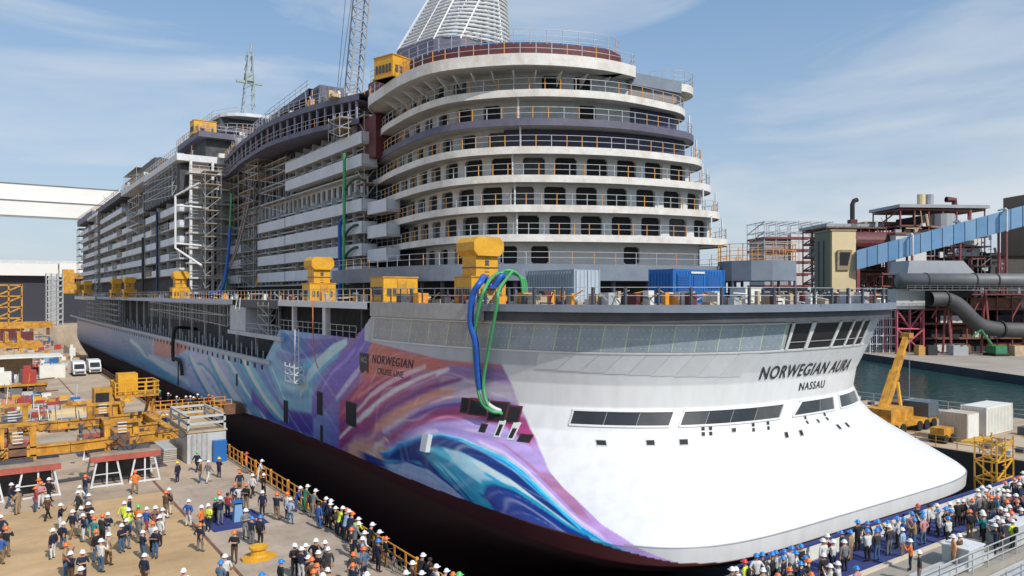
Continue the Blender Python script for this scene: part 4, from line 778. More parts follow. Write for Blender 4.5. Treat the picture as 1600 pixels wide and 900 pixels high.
for k in range(0, 7):
    c = offset(deck_curve(max(k, 1)), 1.75 if k else 2.4)
    z0, z1 = ZD[k], ZD[k+1]-.4
    def has(i, m, k=k):
        if m.y > 84 and m.x < 45: return False
        if k in (1, 2, 3): return True
        if k == 0: return m.y > 58 or abs(m.x-42.4) < 1.4 or abs(m.x-52.2) < 1.3 or m.x > 60
        if k == 4: return m.x < 41 and m.y > 59
        if k == 5: return (m.x < 41 and m.y > 60) or abs(m.x-47.3) < 1.3
        return (m.x < 40 and m.y > 61) or abs(m.x-44.5) < 1.3 or abs(m.x-47.8) < 1.3
    window_wall(c, z0, z1, 3.1, 2.1 if 0 < k < 4 else 1.7, 1.9 if 0 < k < 4 else 1.7, .2, has, {4: wallg, 5: wallg, 6: wallg}.get(k, white), ship)
    if k == 4 or k == 5:
        seg = [q for q in offset(c, -.06) if q.y < 60.5 and q.x > (40.5 if k == 4 else 51.5)]
        b = MB()
        for a, d in zip(seg, seg[1:]): b.quad((a.x,a.y,z0+.05), (d.x,d.y,z0+.05), (d.x,d.y,z1-.1), (a.x,a.y,z1-.1))
        b.build('wall_panel', navyp, ship)
# columns between the terraces
for k in range(1, 6):
    c = offset(deck_curve(k), .35)
    for x0 in (41, 59.5, 62):
        q = min(c, key=lambda q: abs(q.x-x0)+(0 if q.y < 58 else 9)); b = MB(); b.tube((q.x, q.y, ZD[k]), (q.x, q.y, ZD[k+1]-.4), .09, 6); b.build('column', white, ship)
# brackets under the roof slab
c = offset(deck_curve(7), .6); ci = offset(deck_curve(7), 2.4)
for i in range(20, int(len(c)*.64), 2):
    a, d = c[i], ci[i]; b = MB(); t = (d-a).normalized()*.0
    n2 = Vector((-(d-a).y, (d-a).x)).normalized()*.05
    b.v = [(a.x-n2.x,a.y-n2.y,35.5),(d.x-n2.x,d.y-n2.y,35.5),(d.x-n2.x,d.y-n2.y,34.5),(a.x+n2.x,a.y+n2.y,35.5),(d.x+n2.x,d.y+n2.y,35.5),(d.x+n2.x,d.y+n2.y,34.5)]
    b.f = [(0,1,2),(5,4,3),(0,2,5,3),(1,0,3,4)]; b.m = [0]*4; b.build('bracket', whited, ship)
# lowest terrace: grey upstand on columns over dark glazing
k0 = [Vector((q.x, q.y)) for q in catmull([(33.4,84,0),(33.2,72,0),(33.6,65,0),(35.2,59.5,0),(38.5,55.8,0),(43.5,52.8,0),(50,50.4,0),(57,48.6,0),(62,48.8,0),(65,51,0),(66,56,0),(66,70,0)], 6)]
b = MB(); band_mesh(b, k0, offset(k0, 6), 16.25, 17.74, 0, 1); b.build('deck_upstand', [gsteel, deckm], ship)
b = MB(); rail_path(b, [(q.x, q.y, 17.7) for q in offset(k0, .15)], 1.15, 2.1, .03, lambda: random.choice((0, 1)), 0, (1., .55)); b.build('railing', [scaf, orng], ship)
cg = offset(k0, 2.2); b = MB()
for a, d in zip(cg, cg[1:]): b.quad((a.x,a.y,14.3), (d.x,d.y,14.3), (d.x,d.y,16.3), (a.x,a.y,16.3))
b.build('dark_glazing', black, ship)
cc = offset(k0, .8)
for i in range(4, len(cc), 3):
    b = MB(); b.box(cc[i].x-.14, cc[i].x+.14, cc[i].y-.14, cc[i].y+.14, 14.3, 16.3); b.build('column', psteel, ship)
# round platform at the starboard quarter
pl = [(62.2+3.7*math.cos(a*math.pi/6), 46.8+3.7*math.sin(a*math.pi/6)) for a in range(12)]
b = MB(); b.prism(pl, 16.3, 18.2); b.build('round_platform', gsteel, ship)
b = MB(); rail_path(b, [(p[0], p[1], 18.2) for p in pl+pl[:1]], 1.6, 1.4, .035, 0, 0, (1., .6, .3)); b.build('railing', orng, ship)
for p in pl[::2]: b = MB(); b.tube((p[0]*.96+2.5, p[1]*.96+1.87, 14.3), (p[0]*.96+2.5, p[1]*.96+1.87, 16.3), .16, 6); b.build('column', psteel, ship)
# angled dark box and rounded deck at the top starboard corner
b = MB(); b.prism([(51.8,53.7),(57.9,53.2),(58.3,57.5),(52,59)], 33.5, 35.4, 0); b.build('wind_screen', mat('brown_grey_primer', (.27, .24, .23), .6, var=.15), ship)
b = MB(); b.prism([(51.5,53.3),(58.2,52.8),(58.6,58),(51.6,59)], 35.42, 36.6, 0); b.build('wind_screen_cap', gsteel, ship)
rc = [Vector((q.x, q.y)) for q in catmull([(56.5,55.5,0),(58.6,53.6,0),(60.8,53.7,0),(62.3,55.6,0),(62.6,60,0),(62.6,70,0)], 5)]
b = MB(); band_mesh(b, rc, offset(rc, 4), 35.9, 36.7, 0, 1); b.build('deck_slab', [slabm, deckm], ship)
b = MB(); rail_path(b, [(q.x, q.y, 36.7) for q in rc], 1.3, 1.2, .03, rmix, 0, (1., .6, .3)); b.build('railing', [scaf, orng], ship)
b = MB(); cw = offset(rc, 2.6)
for a, d in zip(cw, cw[1:]): b.quad((a.x,a.y,30.8), (d.x,d.y,30.8), (d.x,d.y,35.9), (a.x,a.y,35.9))
b.build('wall', dark, ship)
# roof items: maroon curved coaming, blue strip, dark inner house
co = [Vector((q.x, q.y)) for q in catmull([(36.2,80,0),(36,72,0),(37.2,65,0),(40.6,60,0),(45,57,0),(50,55.2,0),(53,56,0)], 6)]
b = MB(); band_mesh(b, co, offset(co, .5), 36.72, 39.0); b.build('roof_coaming', maroon, ship)
b = MB(); band_mesh(b, offset(co, .6), offset(co, 1.2), 38.4, 39.4); b.build('roof_strip', mat('blue_sheet', (.03, .10, .30), .6, var=.2), ship)
b = MB(); b.prism([(39,66),(44,60),(52,59),(57,62),(57,92),(39,92)], 36.4, 38.2); b.build('roof_house', dsteel, ship)
b = MB(); rail_path(b, [(q.x, q.y, 39.0) for q in offset(co, .3)], 1.5, 1.6, .03, rmix, 0, (1., .6, .3)); b.build('railing', [scaf, orng], ship)

# recess beside the terraces: maroon casing and dark shaft
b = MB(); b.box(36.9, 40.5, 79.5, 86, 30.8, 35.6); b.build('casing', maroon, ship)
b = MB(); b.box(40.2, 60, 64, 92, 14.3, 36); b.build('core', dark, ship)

# midship accommodation: wall with tall windows, balconies
MF = [16.4+2.6*i for i in range(8)]
for r in range(8):
    c = [Vector((38.0, 143)), Vector((38.0, 84))]
    window_wall(c, MF[r], MF[r]+2.55, 1.9, 1.15, 1.95, .2, lambda i, m: True, wallg if r < 5 else dsteel, ship)  # upper rows dark: the overhang's shade is put into the wall colour
    b = MB(); b.box(36.9, 37.98, 84, 143, MF[r]-.16, MF[r]+.02); b.build('deck_slab', wallg, ship)
def balcony(y0, y1, z, x=36., d=1.9, h=1.15):
    b = MB(); b.box(x-.06, x+.05, y0, y1, z-.25, z+h); b.box(x, x+d, y1-.08, y1, z, z+h); b.box(x, x+d, y0, y0+.08, z, z+h); o = b.build('balcony_front', balc, ship)
    b = MB(); b.box(x, x+d+.1, y0, y1, z-.27, z-.02); b.build('balcony_floor', wallg, ship)
    b = MB(); n_ = max(1, int((y1-y0)/3.3))
    for i in range(1, n_): y = y0+(y1-y0)*i/n_; b.box(x+.3, x+d, y-.04, y+.04, z, z+2.3)
    if n_ > 1: b.each('balcony_divider', wallg, ship)
for r in (0, 1, 2, 3, 5, 6): balcony(81.3, 108, MF[r]+.75)
for r in (0, 1, 2, 3): balcony(108.9, 122, MF[r]+.75, 36.2)
for r in (0, 1, 2): balcony(131.5, 141, MF[r]+.75, 36.2)
for k in (0, 1, 2): balcony(76, 81.0, ZD[k]+1.2, 36.6, 1.6)
# sweeping overhanging decks above
sw = [Vector((q.x, q.y)) for q in catmull([(37.4,152,0),(35.8,143,0),(34.2,125,0),(33.4,106,0),(34.4,92,0),(36.4,83,0)], 6)]
zs = lambda y: 35.6+.9*max(0, min(1, (y-84)/25.))-.9*max(0, (y-125)/25.)
def sweep(cv, inn, dz0, dz1, m, name):
    b = MB(); o2 = offset(cv, inn); f = lambda q, z: (q.x, q.y, z)
    for i in range(len(cv)-1):
        a, c, d, e = cv[i], cv[i+1], o2[i+1], o2[i]; za, zc = zs(a.y), zs(c.y)
        b.quad(f(a,za+dz0), f(c,zc+dz0), f(c,zc+dz1), f(a,za+dz1)); b.quad(f(a,za+dz1), f(c,zc+dz1), f(d,zc+dz1), f(e,za+dz1)); b.quad(f(e,za+dz0), f(d,zc+dz0), f(c,zc+dz0), f(a,za+dz0))
    return b.build(name, m, ship)
sweep(sw, 6, -.45, .15, psteel, 'sweeping_deck'); sweep(sw, 6, 2.35, 3.1, psteel, 'sweeping_deck')
for i in range(0, len(sw)-1):
    a = sw[i].lerp(sw[i+1], .0); z = zs(a.y); b = MB(); b.box(a.x+.2, a.x+.42, a.y-.13, a.y+.13, z+.1, z+2.4); b.build('pillar', mat('lilac_primer', (.30, .29, .40), .6, var=.1), ship)
b = MB(); rail_path(b, [(q.x+.1, q.y, zs(q.y)+.15) for q in sw], 1.1, 2.4, .03, lambda: random.choice((0, 1)), 0, (1., .5)); b.build('railing', [scaf, orng], ship); b = MB(); rail_path(b, [(q.x+.1, q.y, zs(q.y)+3.1) for q in sw], 1.2, 1.8, .035, rmix, 0, (1., .6, .3)); b.build('railing', [scaf, orng], ship)
b = MB(); b.box(39.5, 40, 84, 150, 35, 40.5); b.build('bulkhead', black, ship)
up = [Vector((37.6, 141)), Vector((37.2, 130)), Vector((37.2, 118)), Vector((37.6, 103))]
b = MB()
for i in range(3):
    a, c = up[i], up[i+1]; za, zc = 39.4+.9*i, 40.3+.9*i
    b.quad((a.x,a.y,za+.9), (c.x,c.y,zc+.9), (c.x,c.y,zc+1.8), (a.x,a.y,za+1.8)); b.quad((a.x,a.y,za+1.8), (c.x,c.y,zc+1.8), (c.x+8,c.y,zc+1.8), (a.x+8,a.y,za+1.8)); b.quad((a.x,a.y,za+.9), (a.x+8,a.y,za+.9), (c.x+8,c.y,zc+.9), (c.x,c.y,zc+.9))
b.build('upper_roof', psteel, ship)
b = MB(); b.box(39, 39.2, 103, 138, 39, 41.2); b.build('bulkhead', black, ship)
b = MB(); b.box(37.8, 41.5, 99.2, 103, 40.2, 43.6); b.build('deckhouse', psteel, ship); b = MB(); [b.box(37.7, 37.8, 99.3+i*.7, 99.55+i*.7, 40.3, 43.5) for i in range(5)]; [b.box(38+i*.8, 38.25+i*.8, 99.1, 99.2, 40.3, 43.5) for i in range(4)]
b.each('stiffener', psteel, ship)
b = MB(); rail_path(b, [(37.6, 141, 41.2), (37.2, 130, 42.1), (37.2, 118, 43), (37.6, 103, 43.9)], 1.2, 2.2, .035, 0, 0, (1., .5)); b.build('railing', scaf, ship)
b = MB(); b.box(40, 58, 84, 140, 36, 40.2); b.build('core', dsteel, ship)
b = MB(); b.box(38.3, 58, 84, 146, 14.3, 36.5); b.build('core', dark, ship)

# forward block: balconies, aft facade, roof
def fwd_section(y0, y1, rows_, x=28.3):
    for r in rows_:
        z = 15.9+2.78*r; ns_ = max(1, round((y1-y0)/8.)); sg = (y1-y0)/ns_
        for q in range(ns_):
            a_, c_ = y0+q*sg, y0+(q+1)*sg-.25
            if random.random() < .84: balcony(a_, c_, z, x, 1.7, 1.0)
            else:                                                  # unfinished bay: slab with a temporary rail only
                b = MB(); b.box(x, x+1.8, a_, c_, z-.27, z-.02); b.build('balcony_floor', wallg, ship); b = MB(); rail_path(b, [(x+.05, a_, z), (x+.05, c_, z)], 1.1, 1.6, .04, rmix, 0, (1., .5)); b.build('railing', [scaf, orng], ship)
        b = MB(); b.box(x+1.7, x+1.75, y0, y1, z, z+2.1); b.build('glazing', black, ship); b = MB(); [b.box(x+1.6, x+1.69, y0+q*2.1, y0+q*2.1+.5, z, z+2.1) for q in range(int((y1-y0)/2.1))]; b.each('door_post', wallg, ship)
        b = MB(); b.box(x+1.76, x+1.9, y0, y1, z-.4, z+2.5); b.build('wall', dark, ship)  # wall kept dark so its colour carries the shade in the gaps
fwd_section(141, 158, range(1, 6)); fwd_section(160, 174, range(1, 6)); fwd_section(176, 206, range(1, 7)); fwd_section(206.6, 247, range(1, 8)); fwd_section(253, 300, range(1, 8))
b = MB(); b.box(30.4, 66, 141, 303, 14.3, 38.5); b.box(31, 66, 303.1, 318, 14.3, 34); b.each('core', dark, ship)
b = MB(); b.box(28.4, 30.3, 141, 176, 32.6, 37.6); b.build('tank_casing', dark, ship)
for (y0, y1, z0, z1, x, m) in ((139.5, 172, 38.2, 39.3, 27.6, whited), (170, 208, 38.9, 40.0, 28, whited), (206, 252, 38.6, 40.0, 27.8, dsteel), (248, 274, 38.2, 39.0, 27.6, whited), (264, 306, 38.9, 40.8, 27.8, psteel), (168, 190, 41.2, 43.0, 29, dsteel), (141, 160, 43.0, 44.0, 31.5, psteel)):
    b = MB(); b.box(x, 66, y0, y1, z0, z1); b.build('roof_slab', m, ship)
b = MB(); b.box(33, 64, 142.5, 160, 39.4, 43.0); b.box(31, 64, 160.2, 190, 39.4, 41.1); b.box(32, 64, 212, 250, 40.1, 42); b.each('roof_house', dark, ship)
for j in range(9):
    z = 15.4+2.6*j; b = MB(); b.box(29.2, 37.6, 137.8, 140.7, z-.3, z); b.build('deck_slab', wallg, ship)
    b = MB(); rail_path(b, [(29.3, 137.9, z), (37.4, 137.9, z)], 1.1, 1.6, .04, rmix, 0, (1., .5)); b.build('railing', [scaf, orng], ship)
    def hasf(i, m): return i % 2 == 1
    window_wall([Vector((29.8, 140.6)), Vector((37.8, 140.6))], z, z+2.3, 2.4, 1.5, 1.7, .3, hasf, wallg if j < 7 else mat('buff_primer', (.45, .36, .28), .6, var=.1), ship)
b = MB(); b.box(29.4, 29.8, 138.1, 138.5, 15.4, 38.2); b.box(33, 33.4, 138.1, 138.5, 15.4, 38.2); b.each('column', whited, ship)
b = MB(); rail_path(b, [(27.7, 140, 39.3), (27.7, 172, 39.3), (28.1, 206, 40)], 1.2, 1.8, .045, rmix, 0, (1., .5)); b.build('railing', [scaf, orng], ship); b = MB(); rail_path(b, [(31.6, 160, 44), (31.6, 141.2, 44), (40, 141.2, 44)], 1.2, 1.8, .045, rmix, 0, (1., .5)); b.build('railing', [scaf, orng], ship); b = MB(); rail_path(b, [(27.9, 208, 40), (27.9, 250, 40), (27.9, 304, 40.8)], 1.2, 2.2, .05, rmix, 0, (1., .5)); b.build('railing', [scaf, orng], ship)
# radar house with curved white deck, between the two blocks
b = MB(); b.box(36.5, 56, 146, 160, 36, 48.5); b.build('bridge_house', dsteel, ship)
for z, x in ((41.5, 33.5), (44.8, 34.5), (48, 36)):
    pc = [(x+2.5*(1-math.cos(t)), 143+3.2*(1-math.sin(t))) for t in [i*math.pi/12 for i in range(7)]]
    b = MB(); b.prism([(x, 160)]+[(x, 150)]+[(x+6-5.9*math.cos(t), 147.5-5*math.sin(t)) for t in [i*math.pi/10 for i in range(1, 5)]]+[(x+7, 142.4), (58, 142.4), (58, 160)], z, z+.6); b.build('deck_slab', whited if z > 47 else psteel, ship)
    b = MB(); rail_path(b, [(x+.1, 160, z+.6), (x+.1, 150, z+.6), (x+3, 144, z+.6), (x+7, 142.5, z+.6), (56, 142.5, z+.6)], 1.2, 1.8, .04, rmix, 0, (1., .5)); b.build('railing', [scaf, orng], ship)
b = MB(); b.box(36, 60, 160, 176, 36, 44); b.build('bridge_house', dark, ship)
# mast
b = MB(); mxx, myy = 41.5, 146
for s1 in (-1, 1):
    for s2 in (-1, 1): b.tube((mxx+s1*1.1, myy+s2*1.1, 48.6), (mxx+s1*.35+.4, myy+s2*.35, 61), .11, 5)
for i in range(7):
    z = 48.6+i*1.8; q = 1.1-.75*i/6.9
    for s1 in (-1, 1): b.tube((mxx-q, myy+s1*q, z), (mxx+q, myy+s1*q, z+.9), .06, 4); b.tube((mxx+s1*q, myy-q, z+.9), (mxx+s1*q, myy+q, z), .06, 4)
b.box(mxx-2.2, mxx+2.6, myy-.3, myy+.3, 55, 55.4); b.box(mxx-.6, mxx+.9, myy-.6, myy+.6, 55.4, 57); b.tube((mxx+.4, myy, 61), (mxx+.6, myy, 62.5), .25, 6); b.build('mast', mat('mast_green_grey', (.33, .40, .38), .5, var=.2), ship)
# funnel cage of white louvres
fx, fy = 50.5, 81
def fring(z): 
    t = (z-45.2)/11.; x0 = 42.3+6.2*t**.85 if t > 0 else 42.3; x1 = 54.6-.5*t*t; return [(x0, fy+4-1.2*t), (x0+1.5, fy-2.6+1.2*t), (x0+4, fy-4.6+1.2*t), (x1-2.5, fy-4.9+1.1*t), (x1, fy-2.6+.6*t), (x1, fy+4-1.2*t), (x0+2, fy+6-1.2*t)]
for i in range(22):
    z = 45.6+i*.52; r = fring(z); b = MB()
    cr = catmull([(p[0], p[1], z) for p in r+r[:1]], 4); b.path(cr, .15, 6); b.build('louvre', white, ship)
b = MB()
for j in range(7):
    a = fring(45.2); c = fring(56.5); b.tube((a[j][0], a[j][1], 45.2), (c[j][0], c[j][1], 56.5), .12, 5)
    m1 = ((a[j][0]+a[(j+1) % 7][0])/2, (a[j][1]+a[(j+1) % 7][1])/2); m2 = ((c[j][0]+c[(j+1) % 7][0])/2, (c[j][1]+c[(j+1) % 7][1])/2); b.tube((*m1, 45.2), (*m2, 56.5), .08, 4)
b.build('funnel_frame', white, ship)
b = MB(); r0 = fring(45.2); i0 = len(b.v); n0 = len(r0)
b.v += [(p[0]*1.0-(48-p[0])*.14, p[1]-.8, 38.1) for p in r0]+[(p[0], p[1], 45.4) for p in r0]
for j in range(n0): b.f.append((j, (j+1) % n0, n0+(j+1) % n0, n0+j)); b.m.append(0)
b.f.append(tuple(range(n0, 2*n0))); b.m.append(0); b.build('funnel_base', psteel, ship)
b = MB(); b.tube((50, 81, 41), (51, 81, 55), 1.6, 12); b.build('uptake', lgrey, ship)
# ------------------------------------------------------------ equipment on the deck
def vent(label, loc, s=1., head=True, rz=0):
    t = thing('ventilation_unit', label, 'ventilator', loc, rz, 'yellow ventilation units along the deck', world=False)
    b = MB(); b.box(-1.5, 1.5, -1.2, 1.2, 0, 2.0); me = b.mesh('housing', yel); o = link('housing', me, t, True); o.scale = (s, s, s)
    b = MB()
    for i in range(5): b.box(-1.56, -1.5, -1+i*.42, -.75+i*.42, .5, 1.2); b.box(-1.2+i*.5, -.9+i*.5, -1.26, -1.2, .5, 1.1)
    o = tag(link('louvre', b.mesh('louvre', dsteel), t, True), kind='stuff'); o.scale = (s, s, s)
    b = MB(); b.box(-.3, .5, -1.28, -1.2, .15, 1.8); o = link('service_door', b.mesh('service_door', yel2), t, True); o.scale = (s, s, s)
    for fz, fw in ((0, .1), (1.92, .06)): b = MB(); b.box(-1.5-fw, 1.5+fw, -1.2-fw, 1.2+fw, fz, fz+.1); o = link('flange', b.mesh('flange', yel2), t, True); o.scale = (s, s, s)
    if head:
        b = MB()
        for i in range(6): b.tube((.98, -.2, 2.1+i*.25), (.98, .2, 2.1+i*.25), .025, 4); b.tube((-.2, -.98, 2.1+i*.25), (.2, -.98, 2.1+i*.25), .025, 4)
        b.box(-1.0, 1.0, -1.0, 1.0, 2.62, 2.7); b.box(-.15, .15, -.99, -.95, 2.9, 3.2)
        o = tag(link('fittings', b.mesh('fittings', dsteel), t, True), kind='stuff'); o.scale = (s, s, s)
        b = MB(); b.box(-.95, .95, -.95, .95, 2.0, 3.5)
        o = link('stack', b.mesh('stack', yel), t, True); o.scale = (s, s, s)
        b = MB(); i0 = 0; pr = [(-.95,3.5),(-1.3,3.9),(-1.3,4.5),(-.95,4.9),(.95,4.9),(1.3,4.5),(1.3,3.9),(.95,3.5)]
        b.v = [(x, -1.25, z) for x, z in pr]+[(x, 1.25, z) for x, z in pr]
        for i in range(8): b.f.append((i, (i+1) % 8, 8+(i+1) % 8, 8+i)); b.m.append(0)
        b.f += [tuple(reversed(range(8))), tuple(range(8, 16))]; b.m += [0, 0]
        o = link('cowl', b.mesh('cowl', yel), t, True); o.scale = (s, s, s)
    return t
vent('large yellow ventilator with octagonal cowl where the blue hose hangs', (31.0, 48.3, 14.3), 1.02, True, 0)
vent('yellow ventilator with cowl in front of the long white balconies', (29.6, 78, 14.3), .95)
vent('yellow box ventilator without cowl, left of the big octagonal one', (31.3, 63.5, 14.3), 1.15, False)
vent('yellow ventilator below the end of the forward block', (28.0, 139, 14.3), .95)
vent('yellow ventilator on the forward deck, nearer one of the left pair', (27.1, 187, 14.3), .92)
vent('yellow ventilator on the forward deck, farther one of the left pair', (27.0, 206, 14.3), .92)
vent('yellow ventilator second from the bow end', (27.2, 268, 14.3), 1.0)
vent('yellow ventilator nearest the bow end', (28.2, 300, 14.3), 1.05)
vent('yellow box on the roof at the left of the funnel', (35.2, 71, 37.0), 1.15, False, .3)
vent('yellow box on the roof between the two blocks', (33.4, 146, 44.0), 1.3, False)
def container(label, x0, x1, y0, y1, z0, h, m, group=None, me_=None, door='y', ribs=.14, cat='container'):
    t = thing('shipping_container', label, cat, ((x0+x1)/2, (y0+y1)/2, z0), group=group)
    MB().box(x0, x1, y0, y1, z0, z0+h).build('body', m, t)
    b = MB(); n_ = int((y1-y0)/.35)
    for i in range(n_):
        y = y0+.1+i*(y1-y0-.2)/max(1, n_); b.box(x0-.05, x0+.001, y, y+ribs, z0+.15, z0+h-.15)
    n_ = int((x1-x0)/.35)
    for i in range(n_):
        x = x0+.1+i*(x1-x0-.2)/max(1, n_); b.box(x, x+ribs, y0-.05, y0+.001, z0+.15, z0+h-.15)
    tag(b.build('corrugation', m, t), kind='stuff')
    b = MB()
    for x in (x0, x1):
        for y in (y0, y1): b.box(x-.07, x+.07, y-.07, y+.07, z0, z0+h+.03)
    b.each('corner_post', m, t)
    return t
c1 = container('grey blue corrugated shipping container on the stern deck', 36.6, 39.1, 43.9, 49.9, 14.3, 2.6, cont_g)
b = MB(); b.box(36.75, 37.8, 43.78, 43.84, 14.4, 16.8); b.box(37.88, 38.95, 43.78, 43.84, 14.4, 16.8); [b.tube((x, 43.75, 14.4), (x, 43.75, 16.8), .03, 4) for x in (37.1, 37.5, 38.2, 38.6)]; b.each('door', mat('container_door_lit', (.42, .48, .54), .5, var=.1), c1)  # doors in a lighter copy: the sun on this end is in the colour
c2 = container('bright blue generator container on the stern deck', 44.2, 50.2, 41, 43.5, 14.3, 2.7, blue_m, cat='generator')
b = MB(); b.box(44.6, 45.9, 40.9, 40.94, 14.6, 16.6); b.box(46.5, 47.5, 40.9, 40.94, 14.5, 16.5); b.box(48.2, 49.6, 40.9, 40.94, 15.5, 16.5); [b.box(44.65, 45.85, 40.86, 40.9, 14.7+i*.2, 14.8+i*.2) for i in range(9)]; b.build('door', mat('generator_panel', (.015, .10, .33), .4, var=.1), c2)
MB().box(46.2, 47.8, 40.9, 40.93, 16.66, 16.82).build('sign', white, c2)
t = thing('white_crate', 'white box behind the railing right of the blue generator', 'crate', (51.5, 40, 14.3)); MB().box(51, 53, 39.4, 41, 14.3, 15.5).build('body', contw, t); MB().box(50.95, 53.05, 39.35, 41.05, 15.502, 15.6).build('lid', white, t)
# small jumble of cables, pipes and boxes all along the deck
b = MB(); cl = [0, 1, 2, 3, 4, 5]
for i in range(420):
    if i < 240: p = random.uniform(-3, 60); q = ring_path([p], 14.3, random.uniform(.35, 3.))[0]
    else: p = random.uniform(61, 300); q = (27.2+random.uniform(.4, 3.2), p, 14.3)
    if random.random() < .55:
        s = random.uniform(.12, .45); b.box(q[0]-s, q[0]+s, q[1]-s, q[1]+s, 14.3, 14.3+random.uniform(.2, .95), random.choice(cl))
    else:
        a = random.uniform(0, 6.3); l = random.uniform(.5, 1.8); b.tube((q[0], q[1], 14.4+random.uniform(0, .8)), (q[0]+math.cos(a)*l, q[1]+math.sin(a)*l, 14.4+random.uniform(0, .9)), .05, 5, random.choice(cl))
tag(b.build('deck_clutter', [scaf, tan_m, maroon, contw, dsteel, orng]), 'loose cables, pipes and boxes scattered along the ship deck', 'building materials', kind='stuff')
# hoses
def hose(label, pts, r, m, n=8):
    b = MB(); b.path(catmull(pts, 6), r, n); return tag(b.build('hose', m, None, True), label, 'hose', 'hoses on the ship')
def edgep(p, z, off): 
    q = hs(p, z, off); return (q[0], q[1], q[2])
hose('thick blue hose hanging over the deck edge from the yellow ventilator', [(32.2, 46.9, 15.9), (31.6, 46.3, 16.4), (31.0, 46.6, 15.5), (30.5, 46.9, 16.3), edgep(51.6, 15.9, .3), edgep(51.9, 14.9, .75), edgep(51.6, 13.2, .9), edgep(51.0, 11.8, .8), edgep(50.6, 10, .6), edgep(50.2, 8.4, .5)], .23, blueh)
hose('white hose end entering the hull opening below the blue hose', [edgep(50.2, 8.5, .45), edgep(49.7, 7.5, .5), edgep(49.2, 7.0, .35), edgep(48.9, 6.9, -.1)], .16, whiteh)
hose('green hose hanging beside the thick blue one', [(31.8, 46.4, 16.6), (30.9, 46.2, 16.4), edgep(51.1, 15.6, .4), edgep(51.3, 14.4, .8), edgep(51.2, 12, .7), edgep(50.6, 9.5, .6), edgep(50.0, 7.6, .55), edgep(49.4, 6.8, .5), edgep(48.9, 6.8, 0)], .13, greenh)
hose('green hose hanging straight, right of the blue one', [(32.5, 46.2, 16.7), (31.5, 45.4, 16.2), edgep(50.1, 15.3, .4), edgep(50.0, 14.3, .8), edgep(50.0, 11, .6), edgep(49.9, 8.7, .55), edgep(49.5, 7.1, .5), edgep(48.8, 6.7, 0)], .12, greenh)
for i in range(3):
    hose('short green hose arching over the big ventilator, %s' % ['left', 'middle', 'right'][i], [(31.6, 46.7, 16.5), (32.2+i*.15, 46.4, 16.8-.1*i), (32.9+i*.15, 46.2, 16.6-.12*i), (33.3+i*.18, 46.1, 16.0), (33.4+i*.2, 46.1, 14.9)], .11, greenh)
hose('tall blue riser pipe up the long white balconies', [(35.4, 86.3, 14.6), (35.4, 86.3, 18), (35.4, 86.4, 23), (35.5, 86, 23.9), (35.7, 85.2, 24.4)], .26, blueh)
hose('tall green riser pipe up the long white balconies', [(35.4, 85.2, 14.6), (35.4, 85.2, 20), (35.4, 85, 27), (35.4, 85, 31.8)], .2, greenh)
for i, z in enumerate((19.3, 21.9, 27.3)): hose('dark green branch hose on the balconies, %s' % ['lowest', 'middle', 'highest'][i], [(35.5, 85.2, z), (35.5, 84, z+.7), (35.8, 82.5, z+1.2), (36.6, 81.6, z+.9)], .16, mat('hose_dark_green', (.02, .08, .04), .5, var=0))
hose('dark blue riser hose on the forward balconies', [(27.9, 159, 14.8), (27.9, 159, 24), (27.9, 159.3, 31)], .22, mat('hose_navy', (.02, .05, .12), .5, var=0))
hose('dark hose on the forward balconies, farther one', [(27.9, 175, 14.8), (27.9, 175, 22), (27.9, 175, 27)], .22, mat('hose_black', (.03, .035, .04), .5, var=0))
hose('blue hose looping down to deck behind the forward block', [(33.5, 128, 26), (33, 128, 20), (32, 127, 16), (31, 129, 15.2), (31, 131, 15.3)], .25, blueh)
hose('green hose at the recess behind the forward block', [(34.5, 131, 32), (34, 130.6, 24), (33, 129, 15)], .18, greenh)
for i in range(4): hose('thin cable sweeping down from the sweeping deck, %s' % ['first', 'second', 'third', 'fourth'][i], [(36.5-i*.1, 126-i*.8, 37), (35.5, 127-i*.8, 29), (33.8, 128-i*.5, 21), (31.8, 130+i*.4, 15.2)], .07, mat('cable_%d' % i, [(.4,.36,.33), (.35,.12,.1), (.45,.42,.4), (.1,.1,.12)][i], .6, var=0), 5)
hose('black hose dropping from the recess over the painted hull', [(30.5, 138, 9), (27.4, 137, 9.4), (26.6, 137, 8.5), (26.5, 137, 4.2), (26.4, 134.5, 4.4), (26.5, 131, 3.8), (26.5, 130, 2)], .28, rubber)
hose('thin black line dropping to the quay beside the hull', [(26.45, 132.6, 4.2), (26.45, 132.6, .2)], .1, rubber, 5)
hose('orange line hanging from deck to hull platform', [(26.5, 71.5, 14.4), (26.5, 71.2, 9.6), (26.5, 70, 7.9)], .06, mat('line_orange', (.6, .2, .1), .6, var=0), 5)
hose('white line looped on the deck edge', [(26.5, 97.5, 14.9), (26.3, 98, 13.3), (26.3, 96.5, 13), (26.4, 96.3, 14.6)], .07, whiteh, 5)
t = thing('davit_frame', 'white bent pipe frame sticking out from the forward block', 'pipe frame', (28, 136, 20))
b = MB(); b.path([(29.9, 133, 33.6), (26.8, 136.6, 31.6), (26.8, 136.6, 22.8), (30.2, 133, 19.8)], .2, 8)
b.build('bent_pipe', white, t); b = MB(); b.tube((26.8, 136.6, 30), (32, 136, 29.8), .17, 8); b.tube((26.8, 136.6, 23.6), (32.8, 136, 23.2), .17, 8); b.each('cross_pipe', white, t)
